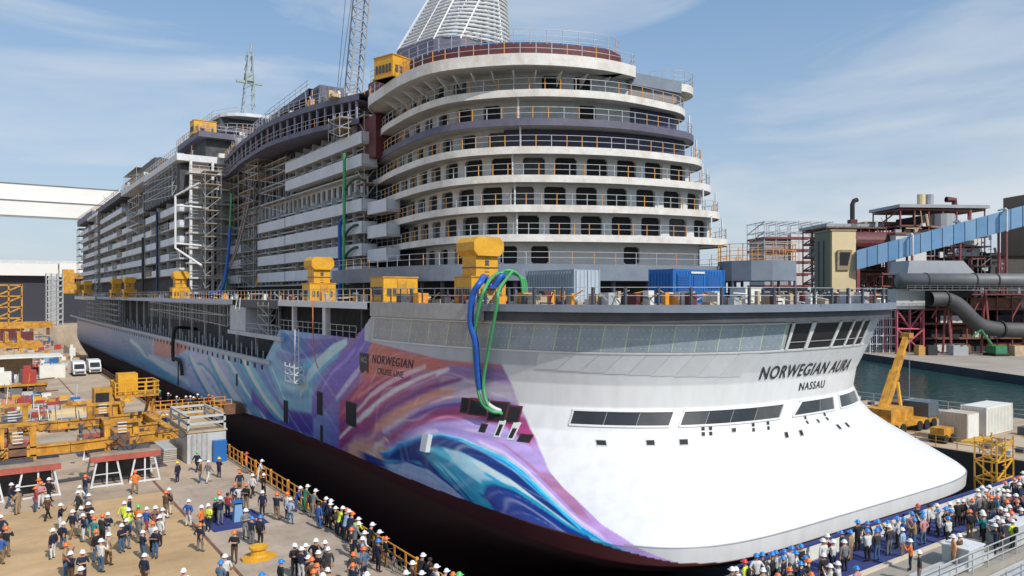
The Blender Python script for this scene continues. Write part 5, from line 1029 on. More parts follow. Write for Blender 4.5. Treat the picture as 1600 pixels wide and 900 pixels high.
# scaffolds on the ship
def scaf_thing(label, args, planks=True):
    t = thing('scaffold', label, 'scaffold', (args[0], args[2], args[4]), group='scaffolds on the ship')
    b = MB(); scaffold(b, *args); b.build('tubes', scaf, t)
    if planks:
        x0, x1, y0, y1, z0, z1, nx, ny, nz_s = args[:9]; 
        for i in range(1, nz_s+1):
            z = z0+(z1-z0)*i/nz_s; MB().box(x0-.05, x1+.05, y0, y1, z-.12, z-.06).build('plank', wood, t)
scaf_thing('scaffold tower in the gap left of the round terraces', (36.6, 38.2, 82, 84.4, 14.3, 36, 1, 1, 11))
scaf_thing('small scaffold at the top of the gap under the sweeping deck', (34.6, 36.8, 84.5, 88, 33.6, 36, 2, 2, 2))
scaf_thing('scaffold hanging under the sweeping deck at its far end', (35.0, 37.2, 118, 125, 32.6, 36, 1, 4, 3))
scaf_thing('scaffold between long and short balconies', (35.6, 36.8, 122.4, 131, 16, 36, 1, 3, 10))
scaf_thing('white scaffold inside the recess beside the casing', (26.7, 27.6, 86, 90, 10.4, 13.7, 1, 2, 3))
scaf_thing('long white scaffold under the promenade deck', (26.6, 27.4, 103, 160, 10.8, 13.6, 1, 26, 2), False)
scaf_thing('scaffold around the bow hull', (26.2, 27, 196, 262, 7.4, 13.8, 1, 22, 5))
scaf_thing('scaffold tower at the far end of the balconies', (27.4, 28.6, 247.5, 252.5, 14.4, 38, 1, 2, 10))
scaf_thing('scaffold at the bow end of the superstructure', (28, 30, 301, 310, 14.4, 38, 1, 3, 10))
scaf_thing('scaffold stack behind the white bent pipe frame', (31.0, 33.6, 134.2, 137, 16, 36, 1, 1, 9))
scaf_thing('scaffold in the shaded recess at the end of the sweeping deck', (35.8, 37.6, 132, 142, 26, 35.4, 1, 4, 5))
scaf_thing('scaffold bay on the forward balconies above the yellow ventilators', (27.3, 28.2, 176, 190, 28, 36, 1, 5, 4))
scaf_thing('scaffold bay over the dark casing of the forward block', (27.5, 28.3, 143, 172, 32.4, 37.6, 1, 9, 3), False)
scaf_thing('scaffold on the roof edge of the forward block', (28.4, 30.5, 186, 204, 40, 43.5, 1, 6, 2))
scaf_thing('low scaffold in front of the tall midship windows', (36.2, 36.9, 108.5, 121, 27, 35, 1, 4, 4))
rq = random.Random(77); b = MB()
for i in range(560):
    z_ = rq.random()
    if z_ < .45: x, y = rq.uniform(28, 44), rq.uniform(142, 305); z0 = 44 if (y < 160 and x > 32) else (43 if 168 < y < 190 and x > 29 else (41.1 if 160 < y < 168 and x > 31 else (42 if 212 < y < 250 and x > 32 else (39.3 if y < 170 else (40.8 if y > 264 else 40)))))
    elif z_ < .7: x, y = rq.uniform(34.6, 40), rq.uniform(86, 140); z0 = zs(y)+3.1
    else: x, y = rq.uniform(36.5, 52), rq.uniform(57.5, 80); z0 = 36.7 if x < 39 else 38.2; y = y if x < 39 else max(y, 66)
    if z_ > .7 and x < 39 and y < 66: continue
    m_ = rq.randrange(7)
    if rq.random() < .5: s = rq.uniform(.15, .6); b.box(x-s, x+s, y-s, y+s, z0, z0+rq.uniform(.3, 1.4), m_)
    else: b.tube((x, y, z0), (x+rq.uniform(-.5, .5), y+rq.uniform(-.8, .8), z0+rq.uniform(.8, 2.6)), .05, 4, m_)
tag(b.build('roof_clutter', [scaf, tan_m, maroon, contw, dsteel, orng, scaf]), 'loose poles, boxes and building gear on the ship roofs', 'building materials', kind='stuff')
b = MB()
for i in range(260):
    y = rq.uniform(86, 300); mid_ = y < 140; x = 36.9+rq.random()*.8 if mid_ else 28.9+rq.random()*.8
    z0 = (MF[rq.randrange(4 if rq.random() < .6 else 8)] if mid_ else 15.9+2.78*rq.randrange(1, 8))+.05; m_ = rq.randrange(7)
    if rq.random() < .4: s = rq.uniform(.15, .4); b.box(x-s*.5, x+s*.5, y-s, y+s, z0, z0+rq.uniform(.8, 1.9), m_)
    else: b.tube((x-.4, y, z0), (x-.5+rq.uniform(-.3, .3), y+rq.uniform(-1.5, 1.5), z0+rq.uniform(1.2, 2.5)), .05, 4, m_)
tag(b.build('balcony_clutter', [scaf, tan_m, contw, gsteel, dsteel, orng, scaf]), 'loose poles, boards and boxes left on the unfinished balconies', 'building materials', kind='stuff')
t = thing('painting_tower', 'white ladder tower with guard rails hanging on the teal hull', 'scaffold', (26.6, 76, 6))
b = MB(); scaffold(b, 25.7, 26.7, 74.5, 77.3, 6.1, 7.6, 1, 2, 2, .05); b.tube((26.3, 76, 5.6), (26.3, 76, 11.4), .06, 5); b.tube((26.7, 76, 5.6), (26.7, 76, 11.4), .06, 5)
for i in range(14): b.tube((26.3, 76, 6+i*.4), (26.7, 76, 6+i*.4), .03, 4)
b.build('frame', white, t); MB().box(25.7, 26.7, 74.5, 77.3, 6.02, 6.08).build('plank', lgrey, t)
# cranes on the horizon of the ship
t = thing('lattice_crane', 'tall lattice crane mast rising behind the sweeping deck', 'crane', (51, 121, 36))
b = MB(); a0 = Vector((51.2, 122, 36)); a1 = Vector((54.2, 121, 74)); 
def lattice(b, a0, a1, w0, w1, n_, r=.09):
    d = (a1-a0); ux = Vector((1, 0, 0)); uy = d.normalized().cross(ux).normalized(); ux = uy.cross(d.normalized())
    P = lambda t, i, j: a0+d*t+(ux*i+uy*j)*(w0+(w1-w0)*t)
    for i in (-1, 1):
        for j in (-1, 1): b.tube(P(0,i,j), P(1,i,j), r*1.5, 5)
    for k in range(n_):
        t0, t1 = k/n_, (k+1)/n_
        for i in (-1, 1): b.tube(P(t0,i,-1), P(t1,i,1), r, 4); b.tube(P(t0,-1,i), P(t1,1,i), r, 4); b.tube(P(t1,-1,i), P(t1,1,i), r, 4)
lattice(b, a0, a1, 1.2, 1.0, 20); b.build('mast', mat('crane_grey', (.36, .36, .37), .5, var=.15), t)
b = MB(); b.tube((49.4, 122, 46), (53, 121, 75), .07, 4); b.tube((49.0, 122, 44), (51.5, 121, 75), .07, 4); b.each('hoist_rope', dsteel, t)
b = MB(); b.box(48.2, 50.6, 119, 121, 46.2, 48.6); b.build('machinery_house', mat('machine_red', (.40, .05, .04), .5, var=.2), t)
wc = mat('crane_white', (.74, .72, .68), .5, var=.05, scale=.05)
t = thing('gantry_crane', 'giant white gantry crane with twin box girders behind the bow', 'gantry crane', (0, 500, 0))
for z0, z1, y in ((58, 67.0, 500), (67.25, 77, 506)):
    b = MB(); b.box(-170, 125, y-4, y+4, z0, z1); b.build('girder', wc, t)
    b = MB(); b.box(-170, 125, y-4.15, y-4.02, z1-.7, z1); b.box(-170, 125, y-4.15, y-4.02, z0, z0+.5); b.each('flange', pipe_m, t)
b = MB(); b.tube((-165, 480, 0), (-160, 500, 60), 3, 8); b.tube((-165, 524, 0), (-160, 506, 60), 3, 8); b.tube((118, 480, 0), (118, 500, 60), 3, 8); b.tube((118, 524, 0), (118, 506, 60), 3, 8); b.each('leg', wc, t)

# ------------------------------------------------------------ left background: shed, cranes
t = thing('assembly_shed', 'long dark open shed with white roof edge behind the bow', 'shed', (0, 470, 0))
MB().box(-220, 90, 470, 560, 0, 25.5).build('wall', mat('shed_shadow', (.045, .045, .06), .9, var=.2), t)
b = MB(); b.box(-222, 33.5, 466, 470.2, 24.8, 31); b.box(34, 92, 464, 470.2, 24.2, 31.5); b.each('roof_edge', wc, t)
MB().box(-222, 92, 470.3, 562, 31, 33).build('roof', lgrey, t)
t = thing('overhead_crane', 'yellow overhead crane girders in front of the dark shed', 'crane', (44, 440, 0))
for z in (19.6, 25.3): MB().box(36, 70, 438, 441, z-2.4, z+.6).build('girder', yel2, t)
MB().box(33.5, 38.5, 437, 442, 15.5, 27.5).build('trolley', yel2, t)
t = thing('stair_tower', 'pale scaffold stair tower beside the yellow overhead crane', 'scaffold', (29, 432, 0)); b = MB(); scaffold(b, 26, 33, 430, 436, 0, 25, 3, 2, 9, .2); b.build('tubes', lgrey, t); MB().box(27, 31.5, 433, 435, 0, 24).build('core', scaf, t)
t = thing('truss_tower', 'yellow lattice tower at the left edge behind the yard', 'crane', (10, 390, 0)); b = MB()
scaffold(b, 5, 14.5, 388, 394, 0, 19, 2, 1, 4, .4); b.build('lattice', yel2, t)

# ------------------------------------------------------------ far quay: industrial plant
E1 = Vector((-.496, -.868)); E2 = Vector((.868, -.496))
PO = Vector((184., 103.))
class PB(MB):                                                     # plant frame: x = s (along the quay), y = t (inland)
    def build(s, name, mats, parent=None, smooth=False):
        s.v = [(PO.x+E1.x*x+E2.x*y, PO.y+E1.y*x+E2.y*y, z) for x, y, z in s.v]
        return MB.build(s, name, mats, parent, smooth)
def pthing(name, label, cat, s_, t_, group=None):
    q = PO+E1*s_+E2*t_; return thing(name, label, cat, (q.x, q.y, 0), group=group)
clad_w = mat('white_cladding', (.66, .66, .64), .6, var=.1, scale=.1); clad_g = mat('grey_cladding', (.36, .38, .40), .6, var=.15, scale=.1)
drk = mat('dark_plant', (.035, .032, .035), .8, var=.4, scale=.1)
t = pthing('transfer_tower', 'cream conveyor transfer tower with tilted window box', 'tower', -35, 8)
PB().box(-39.9, -30, 5, 12.3, -.3, 33.5).build('wall', cream, t)
PB().box(-40, -30.2, 4.7, 4.98, -.3, 33.5).build('side_sheet', khaki_m, t)  # separate sheet over this face, darker khaki than the wall
b = PB(); b.box(-37.5, -37, 4.5, 4.7, 4, 31); b.box(-34.5, -34, 4.5, 4.7, 4, 31); b.each('downpipe', navyp, t)
PB().box(-40.2, -29.8, 4.5, 12.5, 33.52, 34).build('roof', wood, t)
b = PB(); b.v = [(-29.9,6.5,22.3),(-29.9,9.9,22.3),(-29.9,10.6,27.8),(-29.9,6.5,27.8),(-29.5,6.3,22.1),(-29.5,10.1,22.1),(-29.2,10.8,28),(-29.2,6.3,28)]
b.f = [(4,5,6,7),(0,1,5,4),(1,2,6,5),(2,3,7,6),(3,0,4,7)]; b.m = [0]*5; b.build('window_frame', wood, t)
b = PB(); b.v = [(-29.4,7,23.4),(-29.4,9.5,23.4),(-29.1,10.2,27.3),(-29.1,7,27.3)]; b.f = [(0,1,2,3)]; b.m = [0]; b.build('window', black, t)
# conveyor
t = pthing('conveyor_gallery', 'long blue enclosed conveyor rising to the right', 'conveyor', -20, 30)
A0 = Vector((-28, 11.5, 22.2)); A1 = Vector((-9, 51, 34.2)); nseg = 16
for i in range(nseg):
    a = A0.lerp(A1, i/nseg); c = A0.lerp(A1, (i+1)/nseg-.004); b = PB(); i0 = 0; dn = Vector((3.4, -1.6, 0))
    hgt = 5.6
    b.v = [tuple(a), tuple(c), tuple(c+Vector((0,0,hgt))), tuple(a+Vector((0,0,hgt))), tuple(a-dn*1.2), tuple(c-dn*1.2), tuple(c-dn*1.2+Vector((0,0,hgt))), tuple(a-dn*1.2+Vector((0,0,hgt)))]
    b.f = [(0,1,2,3),(5,4,7,6),(3,2,6,7),(1,0,4,5),(0,3,7,4),(2,1,5,6)]; b.m = [0]*6; b.build('panel', conv if i % 2 else conv2, t)
for s_, tt in ((-22, 24.5), (-18, 36), (-12, 45)):
    f = (tt-11.5)/39.5; z = 22.2+12*f; b = PB(); b.tube((s_+.9, tt-.6, -.3), (s_+.9, tt-.6, z), .35, 6); b.tube((s_-4, tt+1, -.3), (s_-4, tt+1, z), .35, 6); b.tube((s_+.9, tt-.6, 8), (s_-4, tt+1, z-3), .2, 5); b.tube((s_-4, tt+1, 8), (s_+.9, tt-.6, z-3), .2, 5); b.build('support', redst, t)
    b = PB(); b.path([(s_+1.1, tt-.6, z-.3), (s_+1.1, tt-.6, z+5.7), (s_+.4, tt-.4, z+6.0), (s_-4, tt+1, z+6.0)], .28, 6); b.build('hoop', whited, t)
# plant blocks
def frame_block(label, s0, s1, t0, t1, z0, z1, ns, ntt, nz_, colm, fills=(), roof=None, r=.25, seed=1):
    rnd = random.Random(seed); t = pthing('plant_building', label, 'plant', (s0+s1)/2, (t0+t1)/2, 'steel works buildings on the far quay')
    b = PB(); scaffold(b, s0, s1, t0, t1, z0, z1, ns, ntt, nz_, r); 
    b.build('steel_frame', colm, t)
    b = PB()
    for i in range(1, nz_+1): z = z0+(z1-z0)*i/nz_; b.box(s0+.1, s1+.4, t0, t1, z-.35, z-.1)
    b.each('floor_plate', rust, t)
    for k, m in enumerate(fills):
        for j in range(nz_):
            if rnd.random() < .75:
                a = t0+(t1-t0)*rnd.random()*.6; c = a+(t1-t0)*rnd.uniform(.15, .4); z = z0+(z1-z0)*j/nz_; h = (z1-z0)/nz_
                PB().box(s0+1, s1-1.2*rnd.random()-.3, a, min(c, t1-.3), z+.05, z+h*rnd.uniform(.5, .9)).build('equipment', m, t)
    if roof: PB().box(s0-1, s1+1.2, t0-1, t1+1, z1+.45, z1+1.5).build('roof', roof, t)
    return t
t = pthing('plant_building', 'white clad plant block with red bands left of the cream tower', 'plant', -115, 29, 'steel works buildings on the far quay')
PB().box(-125, -110, 20, 38, -.3, 38).build('wall', clad_g, t); PB().box(-112, -108.9, 30.5, 37.6, 18, 39).build('annex', clad_w, t)
for i in range(5): PB().box(-126, -108.5, 19.5, 39, 18+i*4.8, 18.8+i*4.8).build('band', redst, t)
b = PB(); scaffold(b, -126, -109, 19.5, 48, 24, 44, 2, 6, 5, .2); b.build('scaffold', scaf, t)
frame_block('red steel frame block behind the cream tower', -88, -70, 25, 44, -.3, 38, 2, 5, 8, redst, (clad_w, clad_g, drk), clad_g, seed=3)
frame_block('low roofed plant block with dark louvres behind the tower', -86, -72, 40, 53, 10, 39, 2, 4, 6, redst, (drk, clad_g), wood, seed=5)
t = frame_block('tall open steel plant building with flat roof and stacks', -74, -58, 44, 74, -.3, 43.5, 2, 6, 8, redst, (clad_g, drk, drk), clad_g, seed=9)
for a in (54, 57): b = PB(); b.tube((-62, a, 45), (-62, a, 49), 1.3, 10); b.build('stack', cream if a == 54 else clad_g, t)
b = PB(); b.tube((-60, 60, 30), (-60, 60, 42), 4, 14); b.tube((-60, 60, 24), (-60, 60, 30), 1, 14, 0, 4); b.build('hopper', clad_g, t)
PB().box(-61, -57, 64, 72, 30, 40).build('annex', clad_w, t)
b = PB(); b.path([(-62, 66, 45), (-62, 66, 47.2), (-62, 63, 47.4)], 1.0, 8); b.build('vent_pipe', maroon, t)
frame_block('scaffold covered plant block between the tower and the conveyor', -60, -50, 14, 34, 6, 36.5, 2, 7, 9, rust, (clad_g, drk, rust, clad_w), None, .16, 31)
frame_block('rusty pipe rack standing under the blue conveyor', -34, -26, 18, 44, -.3, 21, 2, 8, 6, redst, (drk, rust, clad_g, drk), None, .18, 37)
frame_block('pale pipe rack in front of the tall open building', -56, -50, 44, 70, 8, 34, 1, 8, 8, scaf, (clad_w, drk, redst), None, .14, 41)
t = pthing('vent_stack', 'dark bent vent stack above the plant roofs', 'stack', -70, 34); b = PB(); b.path([(-70, 34, 39), (-70, 34, 46.4), (-70, 34.6, 47.6), (-70, 35.8, 48)], .8, 8); b.build('pipe', drk, t); PB().box(-71.2, -68.8, 32.8, 35.2, 38.5, 41).build('base', maroon, t)
t = pthing('storage_tank', 'maroon horizontal tank behind the blue conveyor', 'tank', -45, 28); b = PB(); b.tube((-46, 20, 31.5), (-46, 34, 31.5), 3.2, 18); b.build('shell', maroon, t); b = PB(); b.tube((-46, 16.5, 31.5), (-46, 19.95, 31.5), 3.0, 18); b.build('end_cap', clad_w, t); b = PB(); b.box(-47.5, -44.5, 21, 22, -.3, 29); b.box(-47.5, -44.5, 32, 33, -.3, 29); b.each('support', redst, t)
t = pthing('storage_tank', 'grey green horizontal tank behind the blue conveyor', 'tank', -45, 38); b = PB(); b.tube((-48, 34.1, 31), (-48, 42, 31), 3.2, 18); b.build('shell', mat('tank_green_grey', (.22, .28, .28), .6, var=.15), t); PB().box(-49.5, -46.5, 37, 39, -.3, 28.5).build('support', redst, t)
t = pthing('filter_house', 'white clad filter house above the blue conveyor', 'plant', -40, 36); PB().box(-44.4, -40, 31, 41, 20, 33.5).build('wall', clad_w, t); PB().box(-44.8, -39.5, 30.5, 41.5, 33.52, 34.1).build('roof', rust, t); PB().box(-44.2, -40.5, 31.5, 40.5, -.3, 19.9).build('lower_wall', drk, t)
t = pthing('duct', 'huge grey horizontal duct across the plant', 'duct', 0, 30); b = PB(); b.tube((-1, 7, 18.5), (-1, 70, 18.5), 1.9, 20); b.build('pipe', pipe_m, t, True)
for a in (14, 27, 33, 50): b = PB(); b.tube((-1, a, 18.5), (-1, a+.35, 18.5), 2.05, 20); b.build('flange', drk, t)
for a in (20, 30.5, 42, 55): b = PB(); b.tube((-2.5, a, -.3), (-1, a, 16.8), .3, 6); b.tube((1, a, -.3), (-1, a, 16.8), .3, 6); b.tube((-1, a-4, 9), (-1, a, 16), .2, 5); b.build('support', redst, t)
b = PB(); rail_path(b, [(1.2, 8, 16.2), (1.2, 70, 16.2)], 1.1, 2, .06); b.box(.6, 2, 8, 70, 16, 16.2); b.build('walkway', pipe_m, t)
t = pthing('duct', 'thick dark duct bending down below the horizontal one', 'duct', 0, 28); b = PB(); b.path(catmull([(1, 14, 13.8), (1, 18.5, 13.7), (1, 22, 12), (1, 26, 8.2), (1, 30, 6.5), (1, 40, 5.8), (1, 70, 5.6)], 4), 1.9, 18); b.build('pipe', mat('dark_duct', (.075, .075, .078), .6, var=.35, scale=.2), t, True)  # second duct in a darker grey than the first
b = PB(); b.tube((1, 18, 13.7), (1, 18.4, 13.7), 2.2, 18); b.tube((1, 33, 6.2), (1, 33.4, 6.2), 2.2, 18); b.build('flange', drk, t)
t = pthing('hopper', 'pale grey hopper roof above the grey duct', 'hopper', -8, 21); b = PB(); b.v = [(-5,12,20.3),(-5,31,20.3),(-5,27.5,23.8),(-5,12.6,23.8),(-13,12,20.3),(-13,31,20.3),(-13,27.5,23.8),(-13,12.6,23.8)]; b.f = [(0,1,2,3),(5,4,7,6),(3,2,6,7),(0,3,7,4),(2,1,5,6)]; b.m = [0]*5; b.build('shell', clad_g, t); PB().box(-13, -5.2, 13, 30, 14, 20.28).build('base', drk, t)
t = pthing('control_cabin', 'pale grey cabin on red steel legs at the ship railing', 'cabin', -5, 11); PB().box(-9, -3, 7.7, 15.5, 11.2, 16.4).build('wall', lgrey, t)
b = PB(); 
for a in (8, 15.2): b.tube((-3.2, a, -.3), (-3.2, a, 11.2), .3, 6); b.tube((-8.8, a, -.3), (-8.8, a, 11.2), .3, 6)
b.tube((-3.2, 8, 6), (-3.2, 15.2, 0), .22, 5); b.tube((-3.2, 15.2, 6), (-3.2, 8, 0), .22, 5); b.tube((-3.2, 8, 11), (-3.2, 11.6, 6.2), .22, 5); b.tube((-3.2, 15.2, 11), (-3.2, 11.6, 6.2), .22, 5); b.tube((-3.2, 8, 6.1), (-3.2, 15.2, 6.1), .22, 5); b.tube((-3.2, 11.6, 11), (-3.2, 11.6, 6), .22, 5)
b.build('leg', mat('pink_red_steel', (.50, .10, .14), .6, var=.15), t)
t = pthing('scaffold_tower', 'white scaffold tower standing between stern and red legs', 'scaffold', -10, 7); b = PB(); scaffold(b, -12, -8, 3.6, 10.8, -.3, 13, 2, 4, 6, .12); b.build('tubes', whited, t)
t = pthing('silo', 'brown square silo at the right edge of the picture', 'silo', -32, 66); PB().box(-40, -30, 65.6, 78, 27, 40).build('wall', mat('silo_brown', (.19, .14, .10), .7, var=.15), t); b = PB(); [b.tube((s_, a, -.3), (s_, a, 27), .4, 6) for s_ in (-39, -31) for a in (66.5, 77)]; b.each('leg', rust, t); PB().box(-39.5, -30.5, 66, 77.5, 40.02, 45).build('upper_house', mat('silo_brown', (.19, .14, .10)), t)
t = pthing('dark_shed', 'dark brown shed behind the ducts', 'shed', -70, 80); PB().box(-90, -58, 76, 130, -.3, 28).build('wall', mat('shed_brown', (.075, .068, .06), .8, var=.2), t); PB().box(-91, -57, 75.5, 131, 28.02, 29).build('roof', drk, t)
frame_block('tangle of red steel beams under the ducts', -17, -7, 17, 60, -.3, 15, 2, 10, 4, redst, (drk, clad_g, rust, clad_w, drk), None, .2, 13)
t = pthing('hoarding', 'dark wall of machinery under the ducts', 'plant', -20, 40); PB().box(-30, -18, 14, 90, -.3, 16).build('wall', drk, t)
rnd = random.Random(4)
for i in range(16): 
    a = 15+i*4.0; b = PB(); b.box(-17.8, -16.5, a, a+rnd.uniform(1, 3), rnd.uniform(-.3, 6), rnd.uniform(7, 15)); b.build('machine_block', rnd.choice([clad_w, redst, clad_g, rust, drk, lgrey]), t)
t = pthing('machine_box', 'black rectangular machine housing at the right edge', 'plant', -10, 46); PB().box(-14, -9, 41, 60, 9.8, 15.2).build('housing', black, t); b = PB(); b.box(-13, -9.2, 42, 59, -.3, 9.7); b.build('base', drk, t)
t = pthing('excavator', 'green crane machine with raised arm on far quay', 'excavator', 5, 28); PB().box(2.5, 6, 28, 31, .3, 2.2).build('cab', green_m, t); b = PB(); b.tube((5, 28.5, 1.5), (5, 24.8, 6.2), .35, 6); b.tube((5, 24.8, 6.2), (5, 22.5, 4.4), .25, 6); b.build('arm', green_m, t); PB().box(2, 6.4, 27.6, 31.2, -.3, .3).build('track', rubber, t)
gset = [('blue container', blue_m, 45, 50, -10), ('white cabin', clad_w, 27, 30, -15), ('orange brown skip', mat('skip_orange', (.5,.28,.08), .7), 10.5, 12.2, 2), ('dark skip', drk, 13, 15.5, 2), ('white block', clad_w, 37, 41, -12), ('tan crates', tan_m, 33, 37, 6), ('grey car', clad_g, 19, 23, 3), ('rusty coil stack', rust, 22.5, 26, 0), ('pale sacks', contw, -3.6, -1.2, -22)]
for i, (l, m, t0, t1, s_) in enumerate(gset):
    o = pthing('stored_goods', l+' on the far quay under the ducts', 'goods', s_, (t0+t1)/2, 'goods on the far quay'); t1_ = max(t0+1, t1)
    if t0 < 3: t0, t1_ = 4, 6
    PB().box(s_-2, s_, t0, t1_, -.3, 1.9).build('body', m, o); PB().box(s_-1.9, s_-.2, t0+.2, t1_-.2, 1.902, 2.2).build('top', m, o)
rnd = random.Random(91); b = PB()
for i in range(520):
    s0 = rnd.choice([-16, -24, -49, -55, -69]); t0 = rnd.uniform(14, 60)+(-s0*.25 if s0 < -40 else 0); z0 = rnd.uniform(0, 14 if s0 > -30 else 38); l = rnd.uniform(1.5, 7); k_ = rnd.random()
    d = (0, l, 0) if k_ < .5 else ((0, 0, min(l, 5)) if k_ < .8 else (0, l*.6, l*.5)); b.tube((s0+rnd.uniform(0, 1.2), t0, z0), (s0+rnd.uniform(0, 1.2)+d[0], t0+d[1], z0+d[2]), rnd.choice((.09, .14, .22, .4)), 6, rnd.randrange(7))
    if i % 5 == 0: b.box(s0, s0+.8, t0, t0+rnd.uniform(.6, 2.2), z0, z0+rnd.uniform(.5, 2), rnd.randrange(7))
tag(b.build('pipework', [redst, rust, clad_g, clad_w, drk, mat('pink_primer_steel', (.36, .15, .14), .6, var=.2), tan_m]), 'dense rusty pipework and girders among the plant on the far quay', 'pipework', kind='stuff')
# far wood / horizon strip
hz = mat('far_treeline', (.055, .075, .06), .9, var=.3, scale=.02)
b = MB(); rnd = random.Random(2); pr = []
for i in range(160):
    x = -1400+i*22; b.box(x, x+23, 1400+rnd.uniform(-60, 60), 1500, 0, rnd.uniform(8, 22))
tag(b.build('far_wood', hz), 'low dark line of trees and roofs along the far horizon', 'wood', kind='stuff')

# ------------------------------------------------------------ east quay: crane, containers
t = thing('mobile_crane', 'orange mobile crane with raised telescopic boom beyond the stern', 'crane', (82, 44, 0))
bm_ = [(Vector((81.4,44.6,2.3)), Vector((84.9,45.1,6.2)), .62), (Vector((84.7,45.05,6.0)), Vector((87.0,45.4,8.6)), .50), (Vector((86.8,45.4,8.4)), Vector((88.4,45.6,10.1)), .40)]
for a, c, r_ in bm_: b = MB(); b.tube(a, c, r_, 4); b.build('boom_section', yel2, t)
b = MB(); b.box(88.0, 89.0, 45.1, 46.1, 9.9, 10.5); b.build('boom_head', yel2, t)
b = MB(); b.tube((84, 43.9, 1.8), (85.2, 45, 5.0), .2, 6); b.build('lift_cylinder', yel, t)
MB().box(79.4, 84, 42.6, 46, 1.3, 2.6).build('turntable', yel2, t); MB().box(78.4, 88.5, 42.2, 44.8, .7, 1.3).build('chassis', yel2, t); MB().box(86.3, 88.6, 42.1, 44.9, 1.31, 2.9).build('cab', mat('crane_cab', (.10, .13, .15), .3, var=.2), t)
for x in (79.5, 81, 84.5, 86, 87.6):
    b = MB(); b.tube((x, 42.05, .55), (x, 42.5, .55), .55, 12); b.build('wheel', rubber, t)
b = MB(); b.tube((89, 45.6, 10), (89, 45.6, 1), .03, 4); b.build('hoist_rope', scaf, t)
gq = 'containers on the east quay'
container('ribbed white container, shaded side painted tan, nearest the stern', 81.5, 84, 36.0, 38.6, 0, 2.9, contb, gq);  # white container; the shade on its side is painted as tan
MB().box(81.6, 83.9, 35.9, 35.94, .1, 2.8).build('door', contw, [o for o in bpy.data.objects if o.get('label') == 'ribbed white container, shaded side painted tan, nearest the stern'][0])
container('long pale container on the east quay at right', 87, 93.2, 36.5, 39, 0, 3.0, contw, gq)
container('brown block stack behind the pale containers', 86, 89, 45, 47, 0, 2.6, rust, gq, cat='crate'); container('grey green tank container by the water', 90.5, 92.4, 45, 47, 0, 2.4, lgrey, gq)
t = thing('yellow_trestle', 'small yellow machine between the crane and containers', 'machine', (80.5, 37.5, 0)); MB().box(79, 81, 37, 38.4, .5, 1.5).build('body', yel2, t)
for x in (79.3, 80.7): b = MB(); b.tube((x, 36.9, .45), (x, 38.5, .45), .45, 10); b.build('wheel', rubber, t)
rnd = random.Random(11); b = MB()
for i in range(90):
    x, y = rnd.uniform(78.5, 101), rnd.uniform(24, 36) if i < 55 else rnd.uniform(40, 60)
    if 79 < x < 94 and (35.5 < y < 47.5): continue
    s = rnd.uniform(.2, .8); b.box(x-s, x+s, y-s*.6, y+s*.6, 0, rnd.uniform(.2, .9), rnd.randrange(5))
    if i % 3 == 0: b.tube((x, y, .2), (x+rnd.uniform(-3, 3), y+rnd.uniform(-2, 2), .5), .08, 5, rnd.randrange(5))
tag(b.build('quay_clutter', [lgrey, rust, tan_m, dsteel, contw]), 'scattered pallets, pipes and gear along the east quay', 'goods', kind='stuff')
t = thing('quay_railing', 'yellow railing along the east side of the dock', 'railing', (77.5, 60, 0)); b = MB(); rail_path(b, [(77.3, 27, 0), (77.3, 120, 0)], 1.1, 2, .04); b.build('rails', yel, t)
t = thing('quay_railing', 'grey railing at the water edge of the east quay', 'railing', (102.5, 60, 0)); b = MB(); rail_path(b, [(102.5, 20, 0), (102.5, 120, 0)], 1.1, 2.5, .05); b.build('rails', scaf, t)
# ------------------------------------------------------------ left quay: rail, frame, trestles, vehicles
t = thing('dock_railing', 'orange safety railing along the left edge of the dock', 'railing', (18.7, 60, 0))
b = MB(); rail_path(b, [(18.65, 27, .05), (18.65, 80, .05)], 1.1, 1.35, .04, 0, 0, (1., .55), .05)
b.build('rails', orng, t); b = MB(); [b.box(18.57, 18.73, 27+i*4.05, 27.16+i*4.05, .05, 1.25) for i in range(13)]; b.each('post', orng, t)
t = thing('dock_railing', 'orange safety railing along the dock beyond the footbridge', 'railing', (18.7, 150, 0))
b = MB(); rail_path(b, [(18.65, 101, .05), (18.65, 240, .05)], 1.1, 2, .05, 0, 0, (1., .55), .05); b.build('rails', rust, t)
# footbridge to the ship
t = thing('footbridge', 'orange railed footbridge from the quay to the hull opening', 'bridge', (21, 97.5, 0))
MB().box(16.5, 25.4, 96, 99, .72, .98).build('deck', tan_m, t)
for y in (95.86, 99.02): MB().box(15.5, 25.4, y, y+.13, .3, 1.0).build('girder', yel2, t)
b = MB()
for y in (95.95, 99.05): b = MB(); rail_path(b, [(16.5, y, 1.0), (25.3, y, 1.0)], 1.1, 1.25, .045, 0, 0, (1., .5), .05); b.build('railing', orng, t)
MB().box(24.3, 26.6, 95.6, 98.6, .3, 1.5).build('landing', rust, t)
MB().box(17, 25, 96.4, 98.4, .25, .7).build('underframe', rust, t)
